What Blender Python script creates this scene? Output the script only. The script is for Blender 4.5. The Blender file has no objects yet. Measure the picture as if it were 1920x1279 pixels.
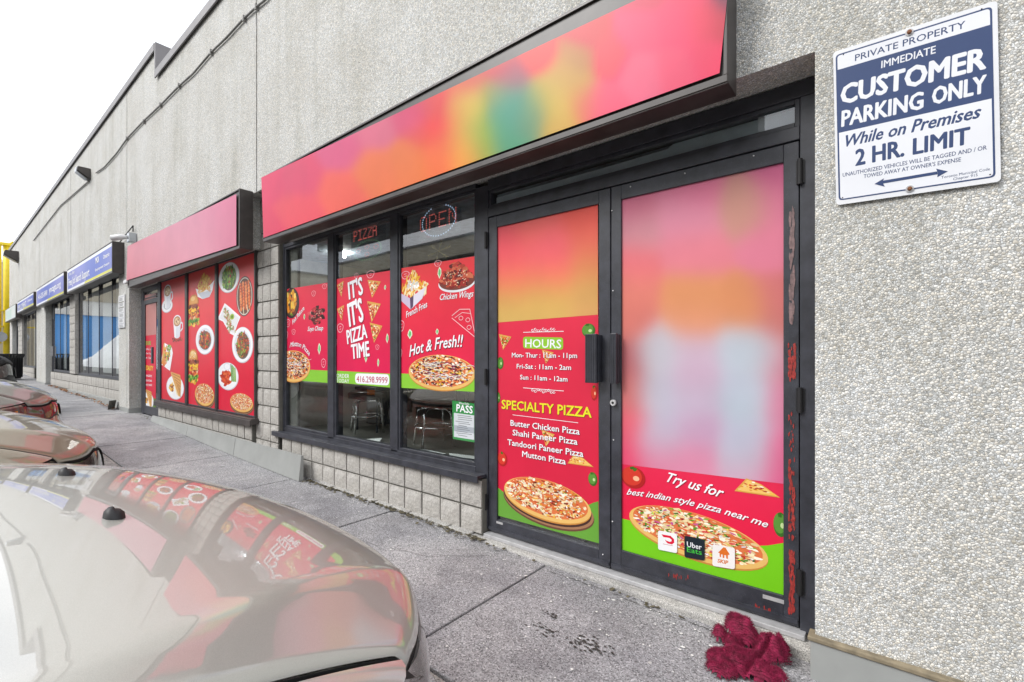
import bpy, bmesh, math, random
import numpy as np
R = math.radians
random.seed(7); rng = np.random.default_rng(7)
scene = bpy.context.scene
col = scene.collection

# ------------------------------------------------------------------ camera, world, sun, exposure
F = 884.0 / 1920.0
TH = math.atan(720 / 884.0)
S_, C_ = math.sin(TH), math.cos(TH)
cam = bpy.data.objects.new('camera', bpy.data.cameras.new('camera'))
col.objects.link(cam)
cam.data.sensor_width = 36; cam.data.lens = 36 * F
cam.data.shift_y = 28.5 / 1920
cam.data.clip_start = 0.02; cam.data.clip_end = 900
cam.location = (0, -2.2, 0); cam.rotation_euler = (R(90), 0, TH)
scene.camera = cam

world = bpy.data.worlds.new('World'); scene.world = world; world.use_nodes = True
wn = world.node_tree.nodes; wl = world.node_tree.links; wn.clear()
wo = wn.new('ShaderNodeOutputWorld'); sky = wn.new('ShaderNodeTexSky'); sky.sky_type = 'NISHITA'
SUN_EL, SUN_AZ = 42.0, 215.0            # azimuth clockwise from +Y
sky.sun_disc = False; sky.sun_elevation = R(SUN_EL); sky.sun_rotation = R(SUN_AZ)
b1 = wn.new('ShaderNodeBackground'); b1.inputs[1].default_value = 0.10
wl.new(sky.outputs[0], b1.inputs[0])
b2 = wn.new('ShaderNodeBackground'); b2.inputs[1].default_value = 0.72
tcw = wn.new('ShaderNodeTexCoord'); nz = wn.new('ShaderNodeTexNoise')
nz.inputs['Scale'].default_value = 1.7; nz.inputs['Detail'].default_value = 5
crw = wn.new('ShaderNodeValToRGB')
crw.color_ramp.elements[0].position = .28; crw.color_ramp.elements[0].color = (.44, .50, .60, 1)
crw.color_ramp.elements[1].position = .48; crw.color_ramp.elements[1].color = (1, 1, 1, 1)
wl.new(tcw.outputs['Generated'], nz.inputs['Vector']); wl.new(nz.outputs['Fac'], crw.inputs[0])
wl.new(crw.outputs[0], b2.inputs[0])
mixw = wn.new('ShaderNodeMixShader'); mixw.inputs[0].default_value = 0.88
wl.new(b1.outputs[0], mixw.inputs[1]); wl.new(b2.outputs[0], mixw.inputs[2]); wl.new(mixw.outputs[0], wo.inputs[0])

sun = bpy.data.objects.new('sun', bpy.data.lights.new('sun', 'SUN')); col.objects.link(sun)
sun.data.energy = 1.1; sun.data.angle = R(25); sun.data.color = (1, .98, .95)
sun.rotation_euler = (R(90 - SUN_EL), 0, R(-SUN_AZ + 180)); sun.location = (0, -10, 12)

vs = scene.view_settings
vs.view_transform = 'Standard'; vs.look = 'None'; vs.gamma = 1; vs.use_curve_mapping = False
vs.exposure = 1.35
scene.cycles.max_bounces = 8; scene.cycles.transparent_max_bounces = 16
scene.cycles.use_denoising = True

# ------------------------------------------------------------------ helpers
def P(px, py, y):
    """measured picture point -> (X, Z) on the vertical plane at depth y along the facade"""
    D = y + 2.2; u = (px - 960) / 884.
    X = D * (u * C_ - S_) / (C_ + S_ * u); dep = -S_ * X + C_ * D
    return X, dep * (668 - py) / 884.

def lin(c):
    out = []
    for v in c:
        v = v / 255.
        out.append(v / 12.92 if v <= .04045 else ((v + .055) / 1.055) ** 2.4)
    return out
K = .90
def pc(*c):
    return tuple(v * K for v in lin(c)) + (1.,)

def new_mat(name):
    m = bpy.data.materials.new(name); m.use_nodes = True
    nt = m.node_tree; b = nt.nodes['Principled BSDF']
    return m, nt, b, nt.nodes['Material Output']
def N(nt, t, **kw):
    n = nt.nodes.new(t)
    for k, v in kw.items():
        if k in n.inputs.keys(): n.inputs[k].default_value = v
        else: setattr(n, k, v)
    return n
def ramp(nt, fac, stops):
    r = nt.nodes.new('ShaderNodeValToRGB'); e = r.color_ramp.elements
    while len(e) < len(stops): e.new(.5)
    for i, (p, c) in enumerate(stops):
        e[i].position = p; e[i].color = tuple(c) + ((1,) if len(c) == 3 else ())
    nt.links.new(fac, r.inputs[0]); return r.outputs[0]
def mixc(nt, fac, a, b, mode='MIX'):
    m = nt.nodes.new('ShaderNodeMix'); m.data_type = 'RGBA'; m.blend_type = mode
    for s, v in ((0, fac), (6, a), (7, b)):
        if hasattr(v, 'is_output'): nt.links.new(v, m.inputs[s])
        else: m.inputs[s].default_value = v if s == 0 else (tuple(v) + (1,) if len(v) == 3 else v)
    return m.outputs[2]
def coords(nt, scale=(1, 1, 1)):
    t = nt.nodes.new('ShaderNodeTexCoord'); mp = nt.nodes.new('ShaderNodeMapping')
    mp.inputs['Scale'].default_value = scale
    nt.links.new(t.outputs['Object'], mp.inputs[0]); return mp.outputs[0]
def noise(nt, co, scale, detail=4, rough=.55):
    n = N(nt, 'ShaderNodeTexNoise', Scale=scale, Detail=detail, Roughness=rough)
    nt.links.new(co, n.inputs['Vector']); return n.outputs['Fac']
def bump(nt, b, h, strength, dist):
    n = N(nt, 'ShaderNodeBump', Strength=strength, Distance=dist)
    nt.links.new(h, n.inputs['Height']); nt.links.new(n.outputs[0], b.inputs['Normal'])

def simple(name, c, rough=.5, metal=0, var=.25, vs_=9, coat=0, bmp=0, spec=.5):
    m, nt, b, o = new_mat(name)
    co = coords(nt); f = noise(nt, co, vs_, 5)
    lo = tuple(max(0, x * (1 - var)) for x in c); hi = tuple(min(1, x * (1 + var)) for x in c)
    nt.links.new(ramp(nt, f, [(.3, lo), (.7, hi)]), b.inputs['Base Color'])
    b.inputs['Roughness'].default_value = rough; b.inputs['Metallic'].default_value = metal
    b.inputs['Coat Weight'].default_value = coat; b.inputs['Coat Roughness'].default_value = .03
    b.inputs['Specular IOR Level'].default_value = spec
    if bmp: bump(nt, b, noise(nt, co, vs_ * 8, 4), bmp, .004)
    return m

def pebble_mat(name, scale, light, dark, crev, stain=1.0):
    m, nt, b, o = new_mat(name); co = coords(nt)
    wob = N(nt, 'ShaderNodeTexNoise', Scale=scale * .8, Detail=1)
    nt.links.new(co, wob.inputs['Vector'])
    va = N(nt, 'ShaderNodeVectorMath', operation='MULTIPLY_ADD')
    nt.links.new(wob.outputs['Color'], va.inputs[0]); va.inputs[1].default_value = (.45 / scale,) * 3
    nt.links.new(co, va.inputs[2])
    v1 = N(nt, 'ShaderNodeTexVoronoi', Scale=scale); nt.links.new(va.outputs[0], v1.inputs['Vector'])
    v2 = N(nt, 'ShaderNodeTexVoronoi', Scale=scale); v2.feature = 'DISTANCE_TO_EDGE'; nt.links.new(va.outputs[0], v2.inputs['Vector'])
    sep = nt.nodes.new('ShaderNodeSeparateColor'); nt.links.new(v1.outputs['Color'], sep.inputs[0])
    stone = ramp(nt, sep.outputs[0], [(.0, dark), (.22, tuple((a * .55 + c * .45) for a, c in zip(dark, light))), (.5, light), (.8, tuple(min(1, x * 1.12) for x in light)), (1., tuple(min(1, x * 1.3) for x in light))])
    tint = ramp(nt, sep.outputs[1], [(.0, (1, .95, .87)), (.5, (1, 1, 1)), (1, (.94, .98, 1.03))])
    stone = mixc(nt, 1, stone, tint, 'MULTIPLY')
    edge = ramp(nt, v2.outputs['Distance'], [(.01, (0, 0, 0)), (.10, (1, 1, 1))])
    c1 = mixc(nt, edge, crev, stone)
    big = noise(nt, co, 1.3, 5, .6)
    st = ramp(nt, big, [(.3, (1 - .16 * stain, 1 - .18 * stain, 1 - .22 * stain)), (.62, (1, 1, 1))])
    strk = noise(nt, coords(nt, (3, 3, .25)), 1.6, 4)
    st2 = ramp(nt, strk, [(.34, (1 - .12 * stain, 1 - .12 * stain, 1 - .14 * stain)), (.52, (1, 1, 1))])
    c1 = mixc(nt, 1, mixc(nt, 1, c1, st, 'MULTIPLY'), st2, 'MULTIPLY')
    nt.links.new(c1, b.inputs['Base Color']); b.inputs['Roughness'].default_value = .8
    h = N(nt, 'ShaderNodeMath', operation='MULTIPLY'); nt.links.new(edge, h.inputs[0]); 
    inv = ramp(nt, v1.outputs['Distance'], [(0, (1, 1, 1)), (.75, (0, 0, 0))]); nt.links.new(inv, h.inputs[1])
    bump(nt, b, h.outputs[0], .75, .35 / scale)
    return m

M = {}
M['pebble'] = pebble_mat('exposed_aggregate', 118, (.70, .70, .685), (.45, .45, .43), (.27, .27, .262), .95)
def walk_mat(name, base, sp=230, spk=.9):
    m, nt, b, o = new_mat(name); co = coords(nt)
    v = N(nt, 'ShaderNodeTexVoronoi', Scale=sp); nt.links.new(co, v.inputs['Vector'])
    sep = nt.nodes.new('ShaderNodeSeparateColor'); nt.links.new(v.outputs['Color'], sep.inputs[0])
    c1 = ramp(nt, sep.outputs[0], [(0, tuple(x * .28 for x in base)), (.16, tuple(x * .55 for x in base)), (.45, base), (.86, tuple(x * 1.15 for x in base)), (1, tuple(min(1, x * 1.9) for x in base))])
    big = noise(nt, co, 2.2, 6, .62)
    st = ramp(nt, big, [(.32, (.74, .73, .74)), (.5, (1, 1, 1)), (.72, (1.1, 1.1, 1.1))])
    c1 = mixc(nt, 1, c1, st, 'MULTIPLY')
    pt = noise(nt, co, .9, 3, .7)
    c1 = mixc(nt, 1, c1, ramp(nt, pt, [(.38, (.82, .82, .84)), (.5, (1, 1, 1)), (.62, (1.16, 1.15, 1.13))]), 'MULTIPLY')
    dp_ = noise(nt, co, 3.7, 7, .8)
    c1 = mixc(nt, ramp(nt, dp_, [(.60, (0, 0, 0)), (.66, (.45, .45, .45))]), c1, tuple(x * 1.9 for x in base))
    # dropped gum spots and pale salt marks
    v3 = N(nt, 'ShaderNodeTexVoronoi', Scale=5.5); nt.links.new(co, v3.inputs['Vector'])
    gum = ramp(nt, v3.outputs['Distance'], [(.035, (1, 1, 1)), (.05, (0, 0, 0))])
    c1 = mixc(nt, gum, c1, (.42, .41, .40))
    drk = noise(nt, co, 6, 8, .75)
    dm = ramp(nt, drk, [(.60, (0, 0, 0)), (.70, (.6, .6, .6))])
    c1 = mixc(nt, dm, c1, tuple(x * .3 for x in base))
    nt.links.new(c1, b.inputs['Base Color']); b.inputs['Roughness'].default_value = .78
    bump(nt, b, sep.outputs[0], .5, .003)
    return m
M['walk'] = walk_mat('sidewalk_concrete', (.28, .278, .288), 210)
M['kerb'] = walk_mat('kerb_concrete', (.30, .295, .28), 120)
M['step'] = walk_mat('step_concrete', (.42, .41, .39), 420)
M['asphalt'] = walk_mat('asphalt', (.06, .06, .062), 120)
def block_mat():
    m, nt, b, o = new_mat('split_face_block'); co = coords(nt)
    n1 = noise(nt, co, 28, 8, .7); n2 = noise(nt, co, 2.2, 3); n3 = noise(nt, co, 120, 3)
    c = ramp(nt, n1, [(.28, (.28, .265, .24)), (.43, (.48, .465, .44)), (.75, (.64, .625, .60))])
    c = mixc(nt, 1, c, ramp(nt, n3, [(.3, (.7, .7, .7)), (.6, (1.05, 1.05, 1.05))]), 'MULTIPLY')
    c = mixc(nt, 1, c, ramp(nt, n2, [(.3, (.8, .78, .74)), (.7, (1.08, 1.08, 1.1))]), 'MULTIPLY')
    nt.links.new(c, b.inputs['Base Color']); b.inputs['Roughness'].default_value = .9
    bump(nt, b, n1, .8, .012); return m
M['block'] = block_mat()
M['mortar'] = simple('mortar', (.13, .125, .11), .9)
M['frame'] = simple('dark_anodised_frame', (.033, .035, .046), .42, 0, .35, 14, spec=.6)
M['doorframe'] = M['frame'].copy(); M['doorframe'].name = 'scuffed_door_frame'
nt = M['doorframe'].node_tree; b_ = nt.nodes['Principled BSDF']
co = coords(nt); dn = noise(nt, co, 260, 2)
mk = ramp(nt, dn, [(.67, (0, 0, 0)), (.72, (.5, .5, .5))])
old = b_.inputs['Base Color'].links[0].from_socket
nt.links.new(mixc(nt, mk, old, (.3, .3, .31)), b_.inputs['Base Color'])
M['brown'] = simple('dark_brown_metal', (.050, .042, .040), .4, 0, .3, 8)
M['alu'] = simple('aluminium', (.50, .50, .51), .4, .3, .15, 20)
M['flash'] = simple('grey_flashing', (.33, .34, .33), .5, .1, .12, 3)
M['cap'] = simple('coping_metal', (.20, .19, .195), .45, .2, .15, 3)
M['black'] = simple('black_rubber', (.012, .012, .014), .55)
M['gap'] = simple('dark_gap', (.01, .01, .01), .9)
M['chrome'] = simple('chrome', (.8, .8, .8), .12, 1, .02)
M['white'] = simple('white_paint', (.70, .70, .71), .4, 0, .05)
M['paper'] = simple('paper', (.7, .7, .68), .8, 0, .06)
M['greywall'] = simple('beige_wall', (.60, .55, .43), .85, 0, .12, .7, bmp=.2)
M['beige2'] = simple('tan_precast', (.52, .47, .37), .85, 0, .1, .6)
M['bluewall'] = simple('blue_cladding', (.10, .36, .82), .6, 0, .12, .4)
M['whiteband'] = simple('white_fascia', (.75, .75, .73), .6, 0, .06, .4)
M['yellow'] = simple('yellow_paint', (.80, .60, .01), .4, 0, .08, 5)
M['snow'] = simple('snow', (.85, .87, .9), .7, 0, .08, 2, bmp=.5)
M['dirtysnow'] = simple('dirty_snow', (.6, .61, .64), .7, 0, .3, 12, bmp=.5)
M['dwall'] = simple('interior_wall', (.45, .45, .42), .8, 0, .1)
M['ceil'] = simple('interior_ceiling', (.45, .52, .62), .8)  # bluish colour stands in for sky mirrored in the upper panes
M['floor'] = simple('interior_floor', (.12, .115, .10), .4)
M['darkfurn'] = simple('dark_furniture', (.03, .035, .045), .4)
M['leather'] = simple('black_seat', (.02, .02, .022), .35)
M['conduit'] = simple('grey_conduit', (.20, .195, .185), .5)
M['blind'] = simple('vertical_blind', (.75, .76, .74), .7, 0, .04)
M['redpaint'] = simple('chipped_red_paint', (.33, .03, .025), .6, 0, .4, 60, bmp=.4)
M['rust'] = simple('rusty_bolt', (.22, .09, .04), .7, .3, .4, 80)
M['leaf'] = simple('dry_leaf', (.22, .10, .04), .8, 0, .5, 30)
M['moss'] = simple('grit', (.11, .095, .06), .95, 0, .5, 60, bmp=.5)
M['darkpatch'] = simple('dark_stain', (.03, .03, .028), .6, 0, .4, 60)
M['lens'] = simple('grey_lens', (.45, .47, .5), .15, .3, .1)
M['amber'] = simple('amber_reflector', (.75, .22, .01), .2, 0, .1)
M['plush'] = simple('maroon_plush', (.20, .005, .04), .85, 0, .45, 40)
m, nt, b, o = new_mat('print')
at = nt.nodes.new('ShaderNodeAttribute'); at.attribute_name = 'Col'
cp = coords(nt)
nt.links.new(mixc(nt, 1, at.outputs['Color'], ramp(nt, noise(nt, cp, 2.5, 3), [(.3, (.93, .93, .93)), (.7, (1.04, 1.04, 1.04))]), 'MULTIPLY'), b.inputs['Base Color'])
b.inputs['Roughness'].default_value = .38; b.inputs['Specular IOR Level'].default_value = .35
M['print'] = m
def emis(name, c, s):
    m, nt, b, o = new_mat(name)
    b.inputs['Base Color'].default_value = tuple(c) + (1,)
    b.inputs['Emission Color'].default_value = tuple(c) + (1,); b.inputs['Emission Strength'].default_value = s
    return m
M['led_red'] = emis('red_led', (.9, .16, .13), .25)
M['led_blue'] = emis('pale_led', (.4, .55, .75), .4)
M['led_green'] = emis('green_led', (.3, .8, .35), .35)
M['lamp'] = emis('warm_ceiling_lamp', (1, .95, .85), 60)
def glass_mat(name, tint, ior, alpha_tint=1):
    m, nt, b, o = new_mat(name); nt.nodes.remove(b)
    t = N(nt, 'ShaderNodeBsdfTransparent'); t.inputs[0].default_value = tuple(tint) + (1,)
    g = N(nt, 'ShaderNodeBsdfGlossy'); g.inputs['Roughness'].default_value = 0; g.inputs[0].default_value = (1, 1, 1, 1)
    co = coords(nt); nn = noise(nt, co, 1.1, 1)
    bp = N(nt, 'ShaderNodeBump', Strength=.03, Distance=.02); nt.links.new(nn, bp.inputs['Height']); nt.links.new(bp.outputs[0], g.inputs['Normal'])
    fr = N(nt, 'ShaderNodeFresnel', IOR=ior)
    ge = nt.nodes.new('ShaderNodeNewGeometry'); iv = N(nt, 'ShaderNodeMath', operation='SUBTRACT'); iv.inputs[0].default_value = 1; nt.links.new(ge.outputs['Backfacing'], iv.inputs[1])
    ml = N(nt, 'ShaderNodeMath', operation='MULTIPLY'); nt.links.new(fr.outputs[0], ml.inputs[0]); nt.links.new(iv.outputs[0], ml.inputs[1])
    mx = N(nt, 'ShaderNodeMixShader'); nt.links.new(ml.outputs[0], mx.inputs[0]); nt.links.new(t.outputs[0], mx.inputs[1]); nt.links.new(g.outputs[0], mx.inputs[2])
    nt.links.new(mx.outputs[0], o.inputs[0]); return m
M['glass'] = glass_mat('window_glass', (.90, .93, .93), 2.1)
M['glassfar'] = glass_mat('far_window_glass', (.93, .95, .95), 2.1)
M['acryl'] = glass_mat('clear_acrylic', (.85, .88, .9), 1.3)
def paint(name, c, metal, rough):
    m, nt, b, o = new_mat(name); co = coords(nt)
    fl = noise(nt, co, 900, 1)
    nt.links.new(ramp(nt, fl, [(.35, tuple(x * .94 for x in c)), (.65, tuple(min(1, x * 1.05) for x in c))]), b.inputs['Base Color'])
    b.inputs['Metallic'].default_value = metal
    dr = noise(nt, co, 2.0, 6, .7)
    rr = N(nt, 'ShaderNodeMapRange'); rr.inputs['To Min'].default_value = rough * .8; rr.inputs['To Max'].default_value = rough * 1.3
    nt.links.new(dr, rr.inputs[0]); nt.links.new(rr.outputs[0], b.inputs['Roughness'])
    b.inputs['Coat Weight'].default_value = 1; b.inputs['Coat Roughness'].default_value = .008; b.inputs['Coat IOR'].default_value = 2.3
    return m
M['champagne'] = paint('champagne_car_paint', (.52, .515, .475), .35, .34)
M['tan_paint'] = paint('sand_car_paint', (.38, .345, .26), .4, .33)
M['grey_paint'] = paint('grey_green_car_paint', (.27, .28, .25), .45, .33)
M['black_paint'] = paint('dark_car_paint', (.022, .024, .028), .2, .4)
M['carglass'] = simple('tinted_car_glass', (.015, .018, .02), .05, 0, .1, spec=.8)
M['headlamp'] = simple('headlamp_glass', (.10, .075, .07), .04, .2, .3, 10, coat=1)

class MB:
    def __init__(s): s.v = []; s.f = []
    def quad(s, *p):
        i = len(s.v); s.v += [tuple(q) for q in p]; s.f.append(tuple(range(i, i + len(p)))); return s
    def box(s, x0, x1, y0, y1, z0, z1):
        i = len(s.v)
        s.v += [(x, y, z) for z in (z0, z1) for (x, y) in ((x0, y0), (x1, y0), (x1, y1), (x0, y1))]
        s.f += [(i, i+3, i+2, i+1), (i+4, i+5, i+6, i+7)] + [(i+k, i+(k+1) % 4, i+4+(k+1) % 4, i+4+k) for k in range(4)]
        return s
    def slab(s, x0, x1, y0, y1, zt0, zt1, th):      # top slopes from x0 to x1
        i = len(s.v)
        s.v += [(x0, y0, zt0-th), (x1, y0, zt1-th), (x1, y1, zt1-th), (x0, y1, zt0-th), (x0, y0, zt0), (x1, y0, zt1), (x1, y1, zt1), (x0, y1, zt0)]
        s.f += [(i, i+3, i+2, i+1), (i+4, i+5, i+6, i+7)] + [(i+k, i+(k+1) % 4, i+4+(k+1) % 4, i+4+k) for k in range(4)]
        return s
    def tube(s, pts, r, n=8, cap=True):
        pts = [np.array(p, float) for p in pts]; base = len(s.v); L = len(pts)
        for k, p in enumerate(pts):
            t = (pts[min(k+1, L-1)] - pts[max(k-1, 0)]); t /= (np.linalg.norm(t) + 1e-9)
            a = np.array((0, 0, 1.)) if abs(t[2]) < .9 else np.array((1., 0, 0))
            u = np.cross(t, a); u /= np.linalg.norm(u); w = np.cross(t, u)
            rr = r[k] if hasattr(r, '__len__') else r
            for j in range(n):
                an = 2*math.pi*j/n; s.v.append(tuple(p + rr*(math.cos(an)*u + math.sin(an)*w)))
        for k in range(L-1):
            for j in range(n):
                a = base+k*n+j; b = base+k*n+(j+1) % n; s.f.append((a, b, b+n, a+n))
        if cap: s.f.append(tuple(base+j for j in range(n))[::-1]); s.f.append(tuple(base+(L-1)*n+j for j in range(n)))
        return s
    def extr(s, outline, y0, y1):                   # outline (x,z), counterclockwise seen from the front (-y)
        n = len(outline); i = len(s.v)
        s.v += [(x, y0, z) for x, z in outline] + [(x, y1, z) for x, z in outline]
        s.f.append(tuple(range(i, i+n))); s.f.append(tuple(range(i+2*n-1, i+n-1, -1)))
        for k in range(n): s.f.append((i+(k+1) % n, i+k, i+n+k, i+n+(k+1) % n))
        return s
    def build(s, name, mat, parent=None, smooth=False, bevel=0, kind=None, fixn=False):
        me = bpy.data.meshes.new(name)
        off = parent_world(parent)
        me.from_pydata([(x-off[0], y-off[1], z-off[2]) for x, y, z in s.v], [], s.f); me.update()
        if fixn:
            bm = bmesh.new(); bm.from_mesh(me); bmesh.ops.remove_doubles(bm, verts=bm.verts, dist=1e-5); bmesh.ops.recalc_face_normals(bm, faces=bm.faces); bm.to_mesh(me); bm.free()
        if smooth: me.polygons.foreach_set('use_smooth', [True]*len(me.polygons))
        o = bpy.data.objects.new(name, me); col.objects.link(o); me.materials.append(M[mat] if isinstance(mat, str) else mat)
        if parent: o.parent = parent
        if bevel:
            bv = o.modifiers.new('bevel', 'BEVEL'); bv.width = bevel; bv.segments = 2; bv.limit_method = 'ANGLE'
        if kind: o['kind'] = kind
        return o
def parent_world(p):
    off = [0, 0, 0]
    while p is not None:
        off = [a + b for a, b in zip(off, p.location)]; p = p.parent
    return off
def thing(name, label, cat, loc=(0, 0, 0), group=None):
    o = bpy.data.objects.new(name, None); col.objects.link(o); o.location = loc; o.empty_display_size = .1
    tag(o, label, cat, group); return o
def tag(o, label, cat, group=None):
    o['label'] = label; o['category'] = cat
    if group: o['group'] = group
    return o
def struct(o): o['kind'] = 'structure'; return o
def copy_tree(o, parent=None, label=None):
    c = o.copy(); col.objects.link(c)
    if parent: c.parent = parent
    if label: c['label'] = label
    for ch in list(o.children): copy_tree(ch, c)
    return c

# ---- flat print: coloured polygons laid in thin layers on a sheet facing -y
class Pic:
    STEP = 4e-6
    def __init__(s, y, box=None):
        s.y = y; s.V = []; s.Fc = []; s.Cc = []; s.k = 0
        if box:
            px0, py0, px1, py1 = box; s.set_box(px0, py0, px1, py1)
        else: s.o = (0, 0); s.sx = s.sz = 1
    def set_box(s, px0, py0, px1, py1):
        x0, _ = P(px0, 600, s.y); x1, _ = P(px1, 600, s.y); pm = (px0+px1)/2.
        _, zt = P(pm, py0, s.y); _, zb = P(pm, py1, s.y)
        s.o = ((x0+x1)/2, (zt+zb)/2); s.sx = (x1-x0)/2; s.sz = (zt-zb)/2
    def poly(s, pts, c, raw=False):
        i = len(s.V); yy = s.y - s.k*s.STEP; s.k += 1
        for x, z in pts:
            if raw: s.V.append((x, yy, z))
            else: s.V.append((s.o[0]+x*s.sx, yy, s.o[1]+z*s.sz))
        s.Fc.append(tuple(range(i, i+len(pts)))); s.Cc += [c]*len(pts); return s
    def pxpoly(s, pts, c): return s.poly([P(x, y, s.y) for x, y in pts], c, True)
    def ell(s, cx, cz, rx, rz, c, n=28, rot=0, a0=0, a1=360):
        cr, sr = math.cos(R(rot)), math.sin(R(rot)); pts = []
        for j in range(n):
            a = R(a0 + (a1-a0)*j/(n if a1-a0 == 360 else n-1)); x, z = rx*math.cos(a), rz*math.sin(a)
            pts.append((cx+x*cr-z*sr, cz+x*sr+z*cr))
        return s.poly(pts, c)
    def blob(s, cx, cz, rx, rz, c, n=7, rot=None):
        rot = random.random()*180 if rot is None else rot
        cr, sr = math.cos(R(rot)), math.sin(R(rot)); pts = []
        for j in range(n):
            a = 2*math.pi*j/n; k = random.uniform(.7, 1.25); x, z = rx*k*math.cos(a), rz*k*math.sin(a)
            pts.append((cx+x*cr-z*sr, cz+x*sr+z*cr))
        return s.poly(pts, c)
    def scatter(s, n, cx, cz, rx, rz, r0, r1, pal, asp=1, rot=None, sq=1.0, tilt=0):
        cr, sr = math.cos(R(tilt)), math.sin(R(tilt))
        for _ in range(n):
            a = random.random()*2*math.pi; q = math.sqrt(random.random())
            x, z = rx*q*math.cos(a), rz*q*math.sin(a)
            r = random.uniform(r0, r1); c = random.choice(pal); j = random.uniform(.8, 1.15)
            c = (c[0]*j, c[1]*j, c[2]*j, 1)
            s.blob(cx+x*cr-z*sr, cz+x*sr+z*cr, r, r*sq/asp, c, 6, rot if rot is None else rot+random.uniform(-18, 18))
        return s
    def line(s, pts, w, c):
        for (x0, z0), (x1, z1) in zip(pts[:-1], pts[1:]):
            dx, dz = x1-x0, z1-z0; L = math.hypot(dx, dz)+1e-9; nx, nz_ = -dz/L*w/2, dx/L*w/2
            s.poly([(x0+nx, z0+nz_), (x1+nx, z1+nz_), (x1-nx, z1-nz_), (x0-nx, z0-nz_)][::-1], c)
        return s
    def build(s, name, parent=None, label=None):
        me = bpy.data.meshes.new(name); off = parent_world(parent)
        V = np.array(s.V) - np.array(off)
        me.from_pydata(V.tolist(), [], s.Fc); ca = me.color_attributes.new('Col', 'FLOAT_COLOR', 'POINT')
        ca.data.foreach_set('color', np.array(s.Cc, dtype=np.float32).ravel()); me.materials.append(M['print'])
        o = bpy.data.objects.new(name, me); col.objects.link(o); o.parent = parent
        if label: o['label'] = label
        return o

def text_mesh(txt, bold=0., shear=0., cache={}):
    k = (txt, bold, shear)
    if k not in cache:
        cu = bpy.data.curves.new('t', 'FONT'); cu.body = txt; cu.offset = bold; cu.shear = shear; cu.resolution_u = 2
        ob = bpy.data.objects.new('t', cu); me = bpy.data.meshes.new_from_object(ob)
        v = np.array([w.co[:2] for w in me.vertices]); f = [tuple(p.vertices) for p in me.polygons]
        bpy.data.objects.remove(ob); bpy.data.meshes.remove(me); bpy.data.curves.remove(cu)
        cache[k] = (v, f)
    return cache[k]
CAPH = None
def capheight(bold):
    v, _ = text_mesh('H', bold); return v[:, 1].max()-v[:, 1].min()
def lettering(txt, y, A, B, cap, c, parent=None, bold=.0, shear=0., outline=None, thick=0, arc=0., name='lettering', dz=0):
    """text whose baseline runs from picture point A to B on plane y; cap = capital height (picture px at A)"""
    ax, az = P(A[0], A[1], y); bx, bz = P(B[0], B[1], y); _, cz = P(A[0], A[1]-cap, y); H = cz-az
    extra = bold*.75; bold = 0.
    v, f = text_mesh(txt, bold, shear)
    x0, x1 = v[:, 0].min(), v[:, 0].max(); L = math.hypot(bx-ax, bz-az); ux, uz = (bx-ax)/L, (bz-az)/L
    sc = H/capheight(bold); xx = (v[:, 0]-x0)/(x1-x0)*L; zz = (v[:, 1]+0)*sc
    if arc: zz = zz + arc*L*(1-((xx/L)*2-1)**2)
    X = ax+xx*ux-zz*uz; Z = az+xx*uz+zz*ux
    off = parent_world(parent)
    def mk(dx, dz_, yy, cc, nm):
        p = Pic(yy); p.V = [(a+dx, yy, b+dz_) for a, b in zip(X, Z)]; p.Fc = [tuple(q) for q in f]; p.Cc = [cc]*len(p.V)
        return p
    base = y
    p = mk(0, 0, base-.0008-dz, c, name)
    if extra:
        n0 = len(p.V); V0 = list(p.V); F0 = list(p.Fc); k = 0
        for dx, dz_ in ((extra, 0), (-extra, 0), (0, extra*.8), (0, -extra*.8), (extra*.7, extra*.6), (-extra*.7, -extra*.6), (extra*.7, -extra*.6), (-extra*.7, extra*.6)):
            k += 1; n = len(p.V); p.V += [(a+dx*sc*.9, yy+k*1.5e-5, b+dz_*sc) for a, yy, b in V0]; p.Fc += [tuple(i+n for i in t) for t in F0]; p.Cc += [c]*len(V0)
    if outline:
        for k, (dx, dz_) in enumerate(((.06, -.07), (.09, -.03), (.03, -.09))):
            q = mk(dx*H, dz_*H, base-.0004-dz-k*3e-5, outline, name)
            n = len(p.V); p.V += q.V; p.Fc += [tuple(i+n for i in t) for t in q.Fc]; p.Cc += q.Cc
    return p.build(name, parent)

def gradient_sheet(name, y, corners, samples, parent, nx=48, nz=24, bw=.12, gain=1., sat=1.):
    """smoothly varying printed sheet; corners in picture px (tl,tr,br,bl), samples (px,py,rgb)"""
    tl, tr, br, bl = [np.array(P(*c, y)) for c in corners]
    def inv(X, Z):
        D = y+2.2; dep = -S_*X+C_*D; return np.array((960+884*(C_*X+S_*D)/dep, 668-884*Z/dep))
    sp = np.array([(a, b) for a, b, _ in samples], float); sc = np.array([pc(*c)[:3] for _, _, c in samples])*gain
    W = abs(tr[0]-tl[0]); V = []; Cc = []; Fc = []
    for j in range(nz+1):
        for i in range(nx+1):
            a, b = i/nx, j/nz
            q = tl*(1-a)*(1-b)+tr*a*(1-b)+br*a*b+bl*(1-a)*b
            d = ((sp-inv(q[0], q[1]))**2).sum(1); w = np.exp(-d/(2*bw*bw))+1e-9/(d+1); cc = (w[:, None]*sc).sum(0)/w.sum(); lm = cc.mean(); cc = np.clip(lm+(cc-lm)*sat, .01, .92)
            V.append((q[0], y, q[1])); Cc.append((cc[0], cc[1], cc[2], 1))
    for j in range(nz):
        for i in range(nx):
            k = j*(nx+1)+i; Fc.append((k+nx+1, k+nx+2, k+1, k))
    p = Pic(y); p.V = V; p.Fc = Fc; p.Cc = Cc; return p.build(name, parent)

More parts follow.
